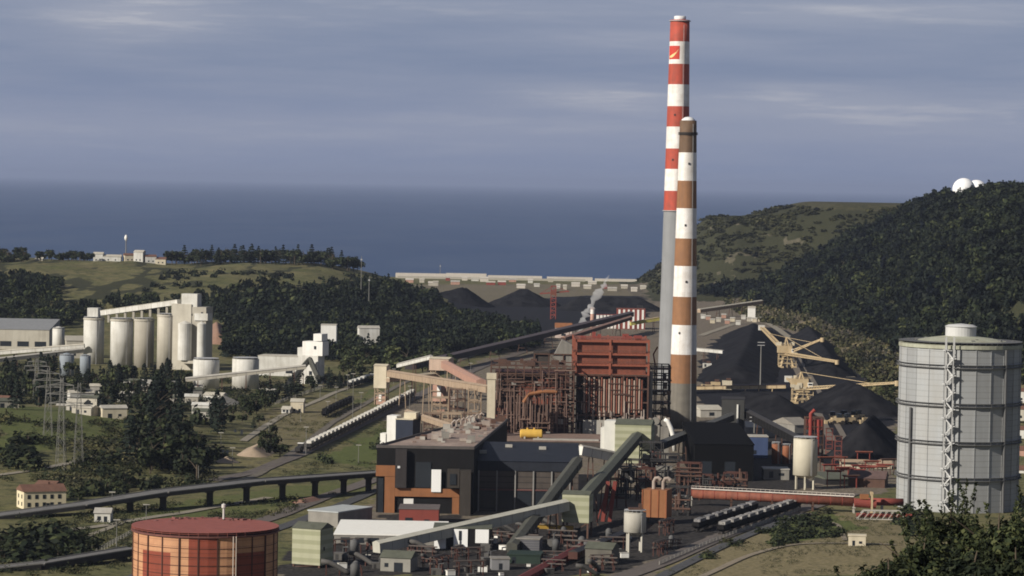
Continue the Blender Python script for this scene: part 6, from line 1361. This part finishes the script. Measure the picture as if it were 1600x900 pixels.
# headland and other low scrub
X, Y = grid_pts(160, 640, 3760, 4560, 9.5, 9); Z = T(X, Y); k = (Z > 2) & (fbm(X/22., Y/30.) > .45) & (Z < 112)
wood('scrub', 'low olive scrub on the sea headland behind the chimneys', 'scrub', X[k], Y[k], [('bush', 2.4, 2.6, 46, 1.0), ('bush', 2.0, 2.4, 46, 1.0)], [leafmat('leaf_heath', (.018, .021, .011), (.030, .032, .017), (.045, .044, .024))], (1.2, 3.6), wide=(1.2, 2.2), seed=5)
def scrub(name, label, x0, x1, y0, y1, sp, polys, hr, mats, thr, seed, n=40, sz=.42, cat='scrub'):
    X, Y = grid_pts(x0, x1, y0, y1, sp, seed); px, py = proj(X, Y, T(X, Y)); k = np.zeros(len(X), bool)
    for p in polys: k |= inpx(p, px, py)
    k &= fbm(X/16.+seed, Y/24.) > thr
    return wood(name, label, cat, X[k], Y[k], [('bush', 2.4, 2.3, n, sz), ('bush', 2.0, 2.5, n, sz), ('bush', 2.8, 2.1, n, sz)], mats, hr, wide=(.9, 1.7), seed=seed)
scrub('undergrowth', 'bramble and low bushes over the grassy knoll on the left', -360, -110, 1260, 2100, 4.6, [[(-10, 650), (200, 655), (330, 690), (330, 765), (230, 765), (100, 762), (-10, 750)]], (1.0, 3.8), [LEAF, LEAFS, LEAF], .48, 11)
scrub('undergrowth', 'rough bushes between the lower viaduct, tracks and tan tank', -330, -60, 1060, 1420, 4.2, [[(-10, 815), (130, 800), (330, 782), (330, 800), (205, 835), (205, 905), (-10, 905)], [(330, 790), (520, 770), (520, 785), (400, 815), (330, 830)]], (.8, 2.4), [LEAF, LEAFS, LEAF], .50, 12)
scrub('undergrowth', 'dry tufts and low bushes over the meadow at lower right', 30, 260, 1060, 1430, 3.4, [[(1000, 905), (1130, 855), (1250, 808), (1410, 805), (1420, 905)]], (.4, 1.3), [LEAFS, LEAF, LEAFS], .53, 13, 26, .36)
scrub('undergrowth', 'low bushes on the banks beside the long pale train', -160, 0, 1420, 2260, 4.6, [[(400, 735), (480, 720), (600, 660), (620, 700), (585, 738), (440, 745)], [(400, 660), (520, 612), (600, 596), (600, 612), (470, 690), (400, 700)], [(690, 600), (760, 558), (860, 530), (870, 540), (770, 585)]], (.5, 1.8), [LEAF, LEAFS, LEAFS], .52, 14, 30, .4)
scrub('undergrowth', 'low bushes around the cement works yard', -380, -110, 1840, 2460, 5.5, [[(-10, 560), (100, 590), (300, 590), (480, 590), (480, 610), (330, 670), (200, 660), (-10, 650)]], (.8, 3.6), [LEAF, LEAF, LEAFS], .44, 15)

# front trees on the near slope, lower right
def near_tree(px, ytop, D, Rr, n, label, seed, sprigs=5, mat=LEAF):
    p = A(px, ytop, D); g = tz(p.x, D); H = p.z-g; t = thing('leafy_tree', label, 'tree', (p.x, D, g), random.uniform(0, 6))
    rg = np.random.default_rng(seed); Q = [crown('broad', n, H*.97, Rr, .30, seed)]
    for k in range(sprigs):   # thin shoots standing out of the crown
        a = rg.uniform(0, 6.28); r = Rr*rg.uniform(.1, .75); z0 = H*rg.uniform(.6, .84); ln = H*rg.uniform(.14, .30); m_ = 70; u = rg.uniform(0, 1, m_)
        C = np.stack([r*math.cos(a)+u*ln*.28*math.cos(a)+rg.normal(0, .2, m_)*(1-u*.6), r*math.sin(a)+u*ln*.28*math.sin(a)+rg.normal(0, .2, m_)*(1-u*.6), z0+u*ln], 1); Q.append(leaves(C, rg.normal(size=(m_, 3))+np.array([0, 0, .4]), .24, rg, .5))
    me_ = np_mesh('crown', np.concatenate(Q).reshape(-1, 3), 4, [mat]); o = bpy.data.objects.new('crown', me_); COL.objects.link(o); o.parent = t; trunk_mb(H, .3, 8, seed).build('trunk', BARK, t)
near_tree(1488, 764, 315, 4.4, 4200, 'front tree with thin shoots reaching up before the grey gas holder', 1, 16)
near_tree(1562, 772, 300, 5.4, 7500, 'front tree second from the right edge, dark and dense', 2, 8)
near_tree(1615, 762, 320, 5.6, 7500, 'front tree cut by the right edge of the photo', 3, 6)
near_tree(1440, 812, 305, 4.6, 5200, 'rounded front tree left of the tree with thin shoots', 4, 7)
near_tree(1395, 852, 295, 4.2, 4400, 'lowest and leftmost front tree at the bottom edge', 5, 5)
near_tree(1520, 838, 270, 3.6, 4200, 'front tree nearest the viewer in the middle of the lower right group', 6, 5)
near_tree(1590, 832, 262, 4.0, 4600, 'front tree nearest the viewer at the lower right corner', 7, 4)
near_tree(1345, 892, 300, 2.6, 1500, 'small front shrub poking into the bottom edge left of the other front trees', 8, 3)
X, Y = grid_pts(250, 420, 2150, 3720, 6.2, 21); Z = T(X, Y); xf = 285-60*ss(3000, 3800, Y); k = (X > xf-12) & (X < xf+44) & (fbm(X/14., Y/22.) > .43)
wood('scrub', 'pale dry scrub on the bank between the coal yard and the wooded hill', 'scrub', X[k], Y[k], [('bush', 2.4, 2.0, 46, .7), ('cypress', 6, 1.4, 60, .6)], [LEAFS, M_DRY if 'M_DRY' in globals() else leafmat('leaf_dry', (.09, .08, .055), (.15, .13, .095), (.22, .195, .15))], (2, 6.5), wide=(.7, 1.4), seed=22)

go([(100, 700), (200, 700), (300, 745), (300, 765), (120, 765)], 12, [BU, BU, B_], (3, 6), 'on the shaded front slope of the knoll', mind=4, wide=(1.2, 1.7))
go([(300, 655), (420, 640), (400, 690), (320, 740), (310, 700)], 6, [B_, BU, PN], (4, 9), 'between the knoll and the sandy mounds', mind=5)
go([(-5, 590), (90, 575), (130, 598), (0, 605)], 20, [B_, PN, CY], (9, 14), 'around the twin grey tanks at left', mind=5)
